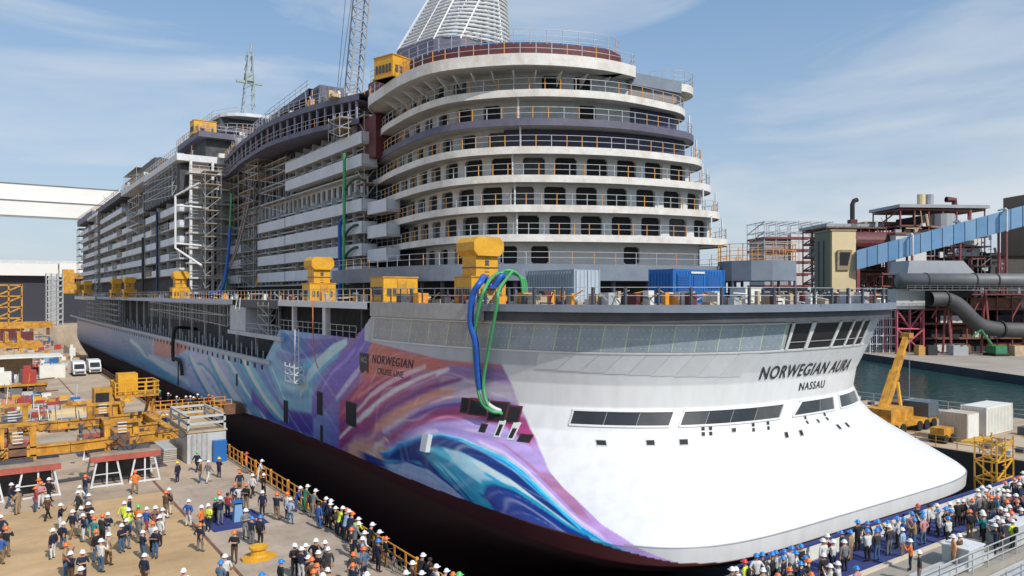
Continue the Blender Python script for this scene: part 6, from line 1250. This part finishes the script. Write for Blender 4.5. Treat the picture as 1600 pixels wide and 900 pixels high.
# timber hatch steps next to it
# heavy yellow lifting frame on trestles
def trestle(label, x0, x1, y0, y1):
    t = thing('trestle', label, 'trestle', ((x0+x1)/2, y0, 0), group='trestles carrying the yellow frame')
    MB().box(x0, x1, y0, y1, 2.42, 2.6).build('table_top', mat('trestle_top', (.33, .26, .20), .8, var=.3), t)
    MB().box(x0, x1, y0-.1, y0+.12, 2.0, 2.415).build('front_beam', mat('trestle_red', (.42, .10, .07), .6, var=.25), t); MB().box(x0, x1, y1-.12, y1+.1, 2.0, 2.415).build('rear_beam', mat('trestle_red', (.42, .10, .07)), t)
    for a, c in ((x0+.2, x0+(x1-x0)*.42), (x0+(x1-x0)*.58, x1-.2)):
        for y in (y0+.1, y1-.1):
            b = MB(); b.tube((a-.15, y, 0), (a+.25, y, 2.0), .09, 4); b.tube((c+.15, y, 0), (c-.25, y, 2.0), .09, 4); b.tube(((a+c)/2, y, 0), ((a+c)/2, y, 2.0), .08, 4); b.tube((a, y, 1.0), (c, y, 1.0), .05, 4); b.tube((a-.2, y, .1), (c+.2, y, .1), .1, 4); b.build('leg_frame', whited, t)
    MB().box(x0+.5, x1-.5, (y0+y1)/2-.1, (y0+y1)/2+.1, .1, 2.0).build('shade_sheet', dark, t)  # dark sheet added to stand for the shade under the table top
trestle('red topped white trestle at the left edge under the yellow frame', -1.5, 4.9, 65.4, 69.5)
trestle('red topped white trestle nearer the dock under the yellow frame', 6.9, 11.9, 66.3, 70)
trestle('red topped trestle behind the left one', -1.5, 3.5, 77.5, 80.5); trestle('red topped trestle behind the right one', 7.5, 12, 78, 81)
t = thing('lifting_frame', 'large yellow lifting frame of long girders on red trestles', 'lifting frame', (7, 73, 2.6))
def girder(a, c, w_=.3, h_=.75, z=2.9):
    b = MB(); d = Vector((c[0]-a[0], c[1]-a[1], 0)); n2 = Vector((-d.y, d.x, 0)).normalized()*w_
    ax = d/2; mid = ((a[0]+c[0])/2, (a[1]+c[1])/2)
    b.obox(mid, (ax.x, ax.y), (n2.x, n2.y), z, z+.12); b.obox(mid, (ax.x, ax.y), (n2.x*.6, n2.y*.6), z+.12, z+h_-.12); b.obox(mid, (ax.x, ax.y), (n2.x, n2.y), z+h_-.12, z+h_); return b.build('girder', yel2, t)
for a, c in (((-6,67),(5.6,67)), ((5.6,67),(13.6,68.6)), ((-6,79),(5.6,79)), ((5.6,79),(13.2,79.8))): girder(a, c)
girder((2.2,67.4),(2.2,78.6)); girder((9.3,68),(9.3,79)); girder((13.2,69),(13.0,79.4)); girder((9.3,72.5),(13,73))
for x, y in ((1.2,67),(3.2,67),(8.2,67.6),(10.3,68),(1.2,79),(3.2,79),(8.2,79.4),(10.3,79.6)):
    MB().box(x-.2, x+.2, y-.3, y+.3, 2.62, 5.2 if x < 4 else 4.7).build('upright', yel2, t)
for x0, y in ((1.2,67),(8.2,67.6),(1.2,79),(8.2,79.4)):
    z = 5.2 if x0 < 4 else 4.7; MB().box(x0-.25, x0+2.35, y-.35, y+.35, z, z+.22).build('crossbeam', yel2, t); MB().box(x0+.45, x0+1.6, y-.3, y+.3, 2.7, 3.9).build('hydraulic_unit', rust, t)
    b = MB(); [b.box(x0+.7, x0+1.35, y-.5, y-.45, 4+i*.25, 4.08+i*.25) for i in range(4)]; tag(b.build('rungs', whited, t), kind='stuff')
for x, y in ((1.2, 66.9), (9.2, 67.7)): MB().box(x-.3, x+2, y-.8, y+.6, 2.605, 2.85).build('skid_shoe', dsteel, t)
b = MB(); rq = random.Random(5)
for i in range(60):
    x, y = rq.uniform(-3, 13), rq.choice([67, 79, 73, 68, 78.4])+rq.uniform(-.9, .9); s = rq.uniform(.05, .16); b.box(x-s, x+s, y-s, y+s, 3.64, 3.7+rq.uniform(.05, .3), rq.choice((0, 0, 2, 3)))
    if i % 3 == 0: b.path(catmull([(x, y, 3.7), (x+.6, y+.2, 3.4+rq.random()), (x+1.3, y-.1, 3.0), (x+2, y, 3.7)], 3), .035, 5, rq.choice((0, 2)))
tag(b.build('fittings', [dsteel, scaf, rubber, rust], t), kind='stuff')
t = thing('operator_platform', 'yellow railed operator platform raised on struts behind the frame', 'platform', (12.5, 86, 0))
MB().box(11, 15, 84.5, 88, 4.6, 4.8).build('floor', yel2, t); b = MB(); rail_path(b, [(11,84.5,4.8),(15,84.5,4.8),(15,88,4.8),(11,88,4.8),(11,84.5,4.8)], 1.3, .9, .06, 0, 0, (1., .66, .33)); b.build('railing', yel, t)
for x, y, x2 in ((11.3,85,12.4),(14.7,85,13.6),(11.3,87.6,12.4),(14.7,87.6,13.6)): b = MB(); b.tube((x2, y, 0), (x, y, 4.6), .16, 5); b.build('strut', yel2, t)
MB().box(11.4, 13.2, 85.6, 87.4, 4.82, 6.9).build('cabinet', yel, t); MB().box(9.2, 10.8, 85, 87, 2.6, 5.6).build('cabin', yel2, t); MB().box(9.3, 10.5, 84.93, 84.99, 3.8, 5.2).build('window', glassd, t); MB().box(9.0, 15.2, 84.2, 88.2, 2.2, 2.55).build('base_frame', yel2, t)
for x in (9.3, 14.8): MB().box(x-.2, x+.2, 84.6, 87.8, 0, 2.19).build('leg', rust, t)
# pale service block at the dock edge
t = thing('service_block', 'pale grey service module with open pipe frame on top, at the dock edge', 'module', (16.5, 74, 0))
MB().box(14.9, 18.2, 71, 78.6, 0, 2.7).build('body', lgrey, t); MB().box(14.8, 18.3, 70.9, 78.7, 2.702, 2.85).build('roof', tan_m, t)
b = MB(); 
for x in (15, 18.1):
    for y in (71.1, 74.8, 78.5): b.box(x-.09, x+.09, y-.09, y+.09, 2.85, 4.1)
for z in (3.5, 4.1): b.box(14.9, 15.1, 71, 78.6, z-.09, z+.09); b.box(18, 18.2, 71, 78.6, z-.09, z+.09); b.box(14.9, 18.2, 71, 71.2, z-.1, z+.1); b.box(14.9, 18.2, 78.4, 78.6, z-.1, z+.1)
b.build('pipe_frame', lgrey, t)
b = MB(); b.box(15.2, 16.6, 70.86, 70.95, .2, 2.5); [b.tube((15.3+i*.4, 70.8, .2), (15.3+i*.4, 70.8, 2.6), .05, 5) for i in range(4)]; tag(b.build('valve_panel', scaf, t), kind='stuff'); MB().box(17.0, 18.1, 70.3, 70.95, 0, 1.9).build('hose_cabinet', blue_m, t)
t = thing('plank_stack', 'stack of pale planks and gratings beside the service module', 'planks', (13.2, 75, 0))
for i in range(7): MB().box(12, 14.4, 72.8, 77, .05+i*.17, .17+i*.17).build('plank', [lgrey, tan_m, scaf][i % 3], t)
# vans
def van(label, x, y, group):
    t = thing('delivery_van', label, 'van', (x, y, 0), 0, group)
    b = MB(); prof = [(-2.6,.45),(-2.6,1.15),(-2.2,1.25),(-1.5,2.15),(-1.1,2.55),(2.6,2.6),(2.7,.45)]
    n_ = len(prof); b.v = [(x-1, y+p, z) for p, z in prof]+[(x+1, y+p, z) for p, z in prof]
    for i in range(n_): b.f.append((i, n_+i, n_+(i+1) % n_, (i+1) % n_)); b.m.append(0)
    b.f += [tuple(range(n_)), tuple(reversed(range(n_, 2*n_)))]; b.m += [0, 0]; b.build('body', white, t)
    b = MB(); b.quad((x-.85,y-2.19,1.32),(x+.85,y-2.19,1.32),(x+.8,y-1.53,2.16),(x-.8,y-1.53,2.16)); b.build('windscreen', glassd, t)
    MB().box(x-.75, x+.75, y-2.66, y-2.605, .55, .95).build('grille', dsteel, t)
    for s in (-1, 1):
        MB().box(x+s*.82-.14, x+s*.82+.14, y-2.65, y-2.605, .98, 1.13).build('headlight', lgrey, t); MB().box(x+s*1.0-.012, x+s*1.0+.012, y-1.6, y-.7, 1.4, 2.1).build('side_window', glassd, t)
        for yy in (-1.7, 1.8): b = MB(); b.tube((x+s*.8, y+yy, .38), (x+s*1.04, y+yy, .38), .38, 12); b.build('wheel', rubber, t)
van('white delivery van facing the camera, left of the two', 14.8, 161, 'vans parked on the quay'); van('white van parked right of the other, farther from the awning', 18.2-.6, 163.5, 'vans parked on the quay')
# awning, stores, trailer and goods in the yard
t = thing('awning', 'long white flat awning roof on posts at the left edge', 'shelter', (4, 166, 0)); MB().box(-14, 12.5, 163, 170, 3.4, 3.7).build('roof', contw, t)
for x in (-12, -5, 2, 9, 12.2): MB().box(x-.1, x+.1, 163.2, 163.4, 0, 3.4).build('post', lgrey, t)
MB().box(-14, 8, 169, 169.8, 0, 3.3).build('back_wall', tan_m, t)
container('low white container under the end of the awning', 8.6, 12.4, 157.8, 160.4, 0, 2.3, contw)
t = thing('flatbed_trailer', 'yellow edged flatbed trailer carrying machines at the left edge', 'trailer', (2, 138, 0)); MB().box(-8, 8.5, 137, 140, 1.0, 1.3).build('bed', yel2, t); MB().box(-8, 8.4, 137.4, 139.6, .6, .98).build('chassis', dsteel, t)
for i in range(6): b = MB(); b.tube((-7+i*2.8, 137.2, .5), (-7+i*2.8, 137.6, .5), .5, 10); b.build('wheel', rubber, t)
goods = [('red machine with blue cab on the trailer', mat('machine_red', (.4,.05,.04)), 5.2, 7, 138, 1.3, 2.7), ('white boxes on the trailer', contw, 1.5, 3.8, 138, 1.3, 2.6), ('white crate at the trailer end', contw, -.8, .8, 138, 1.3, 2.7), ('dark tarpaulin bundle under the awning', navyp, 2, 4.5, 150, 0, 2.6), ('dark machine bundle under the awning, right one', dsteel, 5.2, 7.6, 151, 0, 2.4), ('row of red crates on the quay', mat('machine_red', (.4,.05,.04)), 4, 5.6, 122, 0, 1), ('pink orange crate beside the red ones', mat('salmon', (.55,.25,.15), .7), 2.2, 3.8, 122, 0, .9), ('yellow crate right of the red ones', yel, 5.8, 7.4, 122, 0, 1), ('long cream beam lying behind the frame', cream, 6.5, 12, 102, 0, 1.6), ('blue tarpaulin in the far yard', conv, 11.5, 13, 200, 0, 1), ('light blue cover at the far left', conv, -2, 5, 300, 0, 3), ('red brown machine row in the far yard', maroon, 5, 14, 290, 0, 4), ('tan timber row in the far yard', tan_m, 0, 12, 205, 0, 2.2), ('grey machine row by the awning', lgrey, -4, 6, 185, 0, 2), ('white tent in the far yard', contw, 19.0-2, 18.2, 205, 0, 3.2)]
for l, m, x0, x1, y, z0, h in goods:
    o = thing('stored_goods', l, 'goods', ((x0+x1)/2, y, z0), group='goods stored in the yard'); b = MB(); b.box(x0, x1, y-.9, y+.9, z0+.01, z0+h*.75); b.build('body', m, o); b = MB(); b.box(x0+.15, x0+(x1-x0)*.6, y-.7, y+.7, z0+h*.75, z0+h); b.build('top', m, o)
t = thing('lifting_frame', 'smaller yellow lifting frame lying in the far yard', 'lifting frame', (5, 236, 0))
for y in (232, 240): MB().box(-8, 13, y-.4, y+.4, 1.2, 2.6).build('girder', yel2, t)
for x in (-3, -.6, 5.4, 8): MB().box(x-.4, x+.4, 231.5, 240.5, 2.61, 5.2).build('upright', yel2, t)
t = thing('lifting_beam', 'yellow beam lying across the yard before the bow', 'beam', (9, 330, 0)); MB().box(4, 22, 329, 331, 2.5, 5).build('beam', yel2, t); [MB().box(x, x+1, 329.4, 330.6, 0, 2.49).build('support', rust, t) for x in (5, 12, 20)]
rnd = random.Random(21); b = MB()
for i in range(1000):
    f = rnd.random(); y = 96+f*f*270; x = rnd.uniform(-8, 11.5) if y < 130 or rnd.random() < .7 else rnd.uniform(-8, 18)
    if 128 < y < 172 and x > 8: continue
    s = rnd.uniform(.12, .8); b.box(x-s, x+s, y-s*rnd.uniform(.3, 1), y+s, 0, rnd.uniform(.15, .4+y/190), rnd.randrange(11))
    if i % 6 == 0: b.tube((x, y, 0), (x+rnd.uniform(-.4, .4), y, rnd.uniform(1, 3.2)), .06, 4, rnd.randrange(8))
    if i % 4 == 0: b.tube((x, y, .3), (x+rnd.uniform(-4, 4), y+rnd.uniform(-1, 1), .4), .12, 5, rnd.randrange(8))
for i in range(120):
    x = rnd.uniform(-2, 9); y = rnd.uniform(100, 110); b.tube((x, y, .15+rnd.random()*.5), (x+rnd.uniform(1, 4), y+rnd.uniform(-.6, .6), .2+rnd.random()*.5), .06, 4, rnd.choice((3, 5, 6)))
tag(b.build('yard_clutter', [lgrey, rust, tan_m, dsteel, contw, scaf, pipe_m, yel2, mat('machine_red', (.4, .05, .04)), blue_m, yel]), 'scattered pipes, pallets and steel pieces across the shipyard', 'goods', kind='stuff')
t = thing('steel_ring', 'yellow perforated steel ring lying behind the lifting frame', 'ring', (12, 108, 0)); b = MB()
b.path([(11.5+3.2*math.cos(a*math.pi/12), 108+3.2*math.sin(a*math.pi/12), .9) for a in range(25)], .5, 6); b.build('ring', yel2, t); [MB().box(11.5+2.9*math.cos(a)-.3, 11.5+2.9*math.cos(a)+.3, 108+2.9*math.sin(a)-.3, 108+2.9*math.sin(a)+.3, 0, .5).build('support', rust, t) for a in (0, 1.57, 3.14, 4.71)]
# ceremony carpet, lectern, bollards, bicycles
tag(MB().box(12.0, 15.5, 49.7, 53.7, 0, .018).build('carpet', carpet), 'small square blue carpet on the left quay', 'carpet')
t = thing('lectern', 'bright blue lectern standing on the small carpet', 'lectern', (13.9, 51.3, 0)); b = MB(); b.v = [(13.6,51.05,.02),(14.2,51.05,.02),(14.2,51.55,.02),(13.6,51.55,.02),(13.68,51.1,1.1),(14.12,51.1,1.1),(14.12,51.5,1.25),(13.68,51.5,1.25)]; b.f = [(0,3,2,1),(0,1,5,4),(1,2,6,5),(2,3,7,6),(3,0,4,7),(4,5,6,7)]; b.m = [0]*6; b.build('pedestal', conv, t); MB().box(13.55, 14.25, 51.0, 51.6, 1.27, 1.33).build('reading_desk', blue_m, t)
def bollard(label, x, y):
    t = thing('bollard', label, 'bollard', (x, y, 0), group='yellow mooring bollards'); b = MB(); b.prism([(x+1.0*math.cos(i*math.pi/4+.39), y+.7*math.sin(i*math.pi/4+.39)) for i in range(8)], 0, .16); b.build('base', yel, t)
    b = MB(); b.lathe([(.5,.14),(.42,.25),(.4,.5),(.52,.6),(.52,.72),(.3,.78)], (x, y, 0), 14); b.build('post', yel, t)
bollard('yellow mooring bollard on the left quay below the small carpet', 12.9, 43.4); bollard('yellow mooring bollard far along the dock edge', 16.8, 118)
def bicycle(label, x, y, rz):
    t = thing('bicycle', label, 'bicycle', (x, y, 0), rz, 'bicycles at the dock railing', world=False)
    for dx in (-.52, .52):
        b = MB(); b.path([(dx+.33*math.cos(a*math.pi/10), 0, .34+.33*math.sin(a*math.pi/10)) for a in range(21)], .022, 6); link('wheel', b.mesh('wheel', scaf), t, True)
    b = MB()
    for a, c in (((-.52,0,.34),(-.1,0,.32)),((-.1,0,.32),(-.22,0,.86)),((-.22,0,.8),(.34,0,.84)),((-.1,0,.32),(.36,0,.78)),((.52,0,.34),(.34,0,.95)),((-.52,0,.34),(-.2,0,.76))): b.tube(a, c, .02, 5)
    b.tube((.32,-.28,.98), (.32,.28,.98), .016, 5); link('frame', b.mesh('frame', dsteel), t, True); b = MB(); b.box(-.36, -.1, -.07, .07, .88, .94); link('saddle', b.mesh('saddle', rubber), t, True)
bicycle('grey bicycle leaning on the orange dock railing', 18.35, 37.6, R(88)); bicycle('second bicycle at the railing, nearer the camera', 18.2, 36.3, R(95))

# ------------------------------------------------------------ people
def grow(edges_pts, edges, radii, name):
    me = bpy.data.meshes.new('t'); me.from_pydata(edges_pts, edges, []); o = bpy.data.objects.new('t', me); C.objects.link(o)
    sk = o.modifiers.new('s', 'SKIN'); sk.use_smooth_shade = True; sub = o.modifiers.new('b', 'SUBSURF'); sub.levels = 1; sub.render_levels = 1
    for i, r_ in enumerate(radii): v = me.skin_vertices[0].data[i]; v.radius = (r_, r_) if not isinstance(r_, tuple) else r_; v.use_root = (i == 0)
    bpy.context.view_layer.update(); out = bpy.data.meshes.new_from_object(o.evaluated_get(bpy.context.evaluated_depsgraph_get())); bpy.data.objects.remove(o); out.name = name; return out
def person_mesh(name, hands, elbows, feet=((-.11,0.),(.11,0.)), lean=0.):
    P = [(0,0,.93)]; RR = [(.155,.115)]; E = []; zone = ['t']
    def add(p, r, par): P.append(p); RR.append(r); E.append((par, len(P)-1)); return len(P)-1
    L = lambda z: -lean*(z-.9)
    a = add((0, L(1.12), 1.12), (.15,.11), 0); c = add((0, L(1.36), 1.36), (.17,.12), a); nk = add((0, L(1.5), 1.5), .062, c); hd = add((0, L(1.6)-.02, 1.6), .09, nk); add((0, L(1.72)-.02, 1.70), .095, hd)
    for s, h, el, ft in ((-1, hands[0], elbows[0], feet[0]), (1, hands[1], elbows[1], feet[1])):
        sh = add((s*.19, L(1.4), 1.40), .068, c); e = add(el, .05, sh); w_ = add(h, .036, e); d = (Vector(h)-Vector(el)).normalized()
        pm = add(tuple(Vector(h)+d*.07), .034, w_); side = d.orthogonal().normalized()
        for j in range(4): add(tuple(Vector(h)+d*(.15-.012*abs(j-1.3))+side*(j-1.5)*.02), .010, pm)
        add(tuple(Vector(h)+d*.07+side*.05), .011, w_)
        hp_ = add((s*.09, 0, .84), .10, 0); kn = add((ft[0]*.95, ft[1]*.5-.03, .48), .068, hp_); an = add((ft[0], ft[1], .09), .045, kn); add((ft[0]*1.1, ft[1]-.16, .04), .038, an)
    me = grow(P, E, RR, name)
    for i in range(5): me.materials.append(None)
    wr = [Vector(hands[0]), Vector(hands[1])]
    for p in me.polygons:
        q = p.center
        if q.z > 1.47 and abs(q.x) < .14: k_ = 2
        elif min((q-x).length for x in wr) < .17 and min((q-x).length for x in wr) < min((q-Vector(e)).length for e in elbows): k_ = 2 if min((q-x).length for x in wr) < .12 else 0
        elif q.z < .1: k_ = 3
        elif q.z < .93 and abs(q.x) < .2+abs(q.z-.5)*.1: k_ = 1
        else: k_ = 0
        p.material_index = k_
    # small nose and brow to give the head a face (head looks along -y)
    return me
POSES = [person_mesh('person_body', ((-.27,-.02,.84),(.27,-.02,.84)), ((-.28,.02,1.12),(.28,.02,1.12))),
         person_mesh('person_body', ((-.10,-.30,1.50),(.12,-.30,1.48)), ((-.27,-.16,1.20),(.27,-.16,1.20))),
         person_mesh('person_body', ((-.15,.02,.98),(.15,.02,.98)), ((-.36,.06,1.14),(.36,.06,1.14)), ((-.16,0),(.16,0))),
         person_mesh('person_body', ((-.25,-.22,.93),(.27,.2,.9)), ((-.28,-.02,1.13),(.28,.08,1.12)), ((-.1,.30),(.1,-.30))),
         person_mesh('person_body', ((.10,-.2,1.17),(-.10,-.22,1.19)), ((-.27,-.04,1.13),(.27,-.04,1.13))),
         person_mesh('person_body', ((-.22,-.42,1.06),(.22,-.42,1.06)), ((-.27,-.25,1.12),(.27,-.25,1.12)), ((-.11,.08),(.11,.08)), .3)]
COL = dict(navy=(.012,.018,.045), black=(.012,.012,.014), charcoal=(.035,.037,.042), grey=(.17,.175,.18), white=(.62,.62,.60), jeans=(.06,.12,.22), khaki=(.24,.16,.085), tan=(.36,.25,.14), brown=(.10,.055,.03), pink=(.50,.24,.26), red=(.33,.04,.05), blue=(.03,.11,.36), lightblue=(.30,.42,.58), steel=(.09,.15,.24), yellow=(.62,.75,.06), orange=(.80,.20,.03), orangetan=(.60,.28,.11), teal=(.03,.22,.22), plaid=(.22,.10,.10), overallblue=(.03,.08,.28), overallgreen=(.03,.17,.10))
HAT = dict(W=(.78,.78,.76), O=(.80,.17,.03), B=(.02,.22,.62), Y=(.80,.58,.02), G=(.10,.55,.12), R=(.62,.05,.05))
CM = {k_: mat('cloth_'+k_, v, .85, var=.25, scale=4) for k_, v in COL.items()}; HM = {k_: mat('helmet_'+k_, v, .3, var=0) for k_, v in HAT.items()}
SK = [mat('skin_%d' % i, c, .55, var=.1, scale=6) for i, c in enumerate([(.52,.30,.20), (.42,.23,.15), (.30,.15,.09)])]; SHOE = mat('shoe', (.02,.018,.016), .6, var=0); HAIR = mat('hair', (.03,.02,.015), .7, var=0)
b = MB(); b.lathe([(.175,.0),(.172,.02),(.135,.03),(.132,.08),(.105,.135),(.06,.165),(.015,.175)], (0,0,0), 12); b.box(-.09, .09, -.22, -.12, .0, .018); hat_me = b.mesh('hard_hat', None, True)
b = MB(); b.lathe([(.09,-.10),(.118,-.04),(.122,.03),(.10,.09),(.05,.12)], (0,.015,0), 12); hair_me = b.mesh('hair', HAIR, True)
b = MB(); b.lathe([(.02,-.24),(.14,-.2),(.17,-.05),(.15,.14),(.06,.2)], (0,0,0), 8); bag_me = b.mesh('backpack', None, True)
for v in bag_me.vertices: v.co.y *= .55
for p in POSES:
    p.polygons.foreach_set('use_smooth', [True]*len(p.polygons))
ORD = ['leftmost','second from left','third from left','fourth from left','fifth from left','sixth from left','seventh from left','eighth from left','ninth from left','tenth from left','eleventh from left','twelfth from left','thirteenth from left','fourteenth from left','fifteenth from left']
WORD = dict(overallblue='blue overall', overallgreen='green overall', lightblue='light blue', steel='steel blue', orangetan='pale orange', yellow='hi-vis yellow')
HW = dict(W='white hard hat', O='orange hard hat', B='blue hard hat', Y='yellow hard hat', G='green hard hat', R='red hard hat', N='bare head')
def image_order(q): return (math.cos(YAW)*q[0]-math.sin(YAW)*q[1])/(math.sin(YAW)*q[0]+math.cos(YAW)*q[1])
PR = random.Random(33)
def people(lst, z, place, group, facing):
    cls = {}
    for q in lst: cls.setdefault(q[2:], []).append(q)
    for q in lst:
        h, t_, bt = q[2:]; same = sorted(cls[q[2:]], key=image_order); tw = WORD.get(t_, t_); bw = WORD.get(bt, bt)
        lab = 'person in %s top, %s trousers, %s, %s' % (tw, bw, HW[h].replace('hard hat', 'helmet'), place)
        if t_.startswith('overall'): lab = 'person in %s, %s, %s' % (tw, HW[h], place)
        if len(same) > 1: lab += ', '+ORD[min(same.index(q), 14)]
        po = PR.choice([0, 0, 1, 2, 3, 4, 4]) if facing != 'hull' else PR.choice([0, 1, 1, 4, 2, 0])
        if facing == 'rail' or (q[0] > 17.6 and place.startswith('on the left')): po = PR.choice([5, 0, 5])
        o = bpy.data.objects.new('person', POSES[po]); C.objects.link(o); o.location = (q[0], q[1], z)
        if facing == 'hull': a = math.pi+PR.uniform(-.7, .7)
        elif q[0] > 16.5: a = math.pi/2+PR.uniform(-.5, .5)
        else: a = PR.choice([math.pi*.7, PR.uniform(0, 6.28), PR.uniform(0, 6.28)])
        s = PR.uniform(.92, 1.03); o.rotation_euler = (0, 0, a); o.scale = (s*PR.uniform(1.05, 1.2), s*1.12, s)
        for i, m in enumerate((CM[t_], CM[bt], PR.choice(SK), SHOE, HAIR)): o.material_slots[i].link = 'OBJECT'; o.material_slots[i].material = m
        tag(o, lab, 'person', group)
        ln = .3 if po == 5 else 0.
        c = bpy.data.objects.new('hard_hat' if h != 'N' else 'hair', hat_me if h != 'N' else hair_me); C.objects.link(c); c.parent = o; c.location = (0, -ln*.8-.02, 1.675 if h != 'N' else 1.69); c.scale = (.86, .86, .95)
        if PR.random() < .12:
            c2 = bpy.data.objects.new('backpack', bag_me); C.objects.link(c2); c2.parent = o; c2.location = (0, .17, 1.22); c2.material_slots[0].link = 'OBJECT'; c2.material_slots[0].material = CM[PR.choice(['red', 'black', 'charcoal', 'steel'])]
        if h != 'N': c.material_slots[0].link = 'OBJECT'; c.material_slots[0].material = HM[h]
people(QUAY_PEOPLE, .006, 'on the left quay', 'crowd on the left quay', 'any')
people(GATE_PEOPLE, .006, 'below the stern', 'crowd on the dock gate', 'hull')
people(BRIDGE_PEOPLE, .985, 'on the footbridge', 'people on the footbridge', 'any')
people(FRAME_PEOPLE, 0, 'near the footbridge', 'people near the footbridge', 'any')
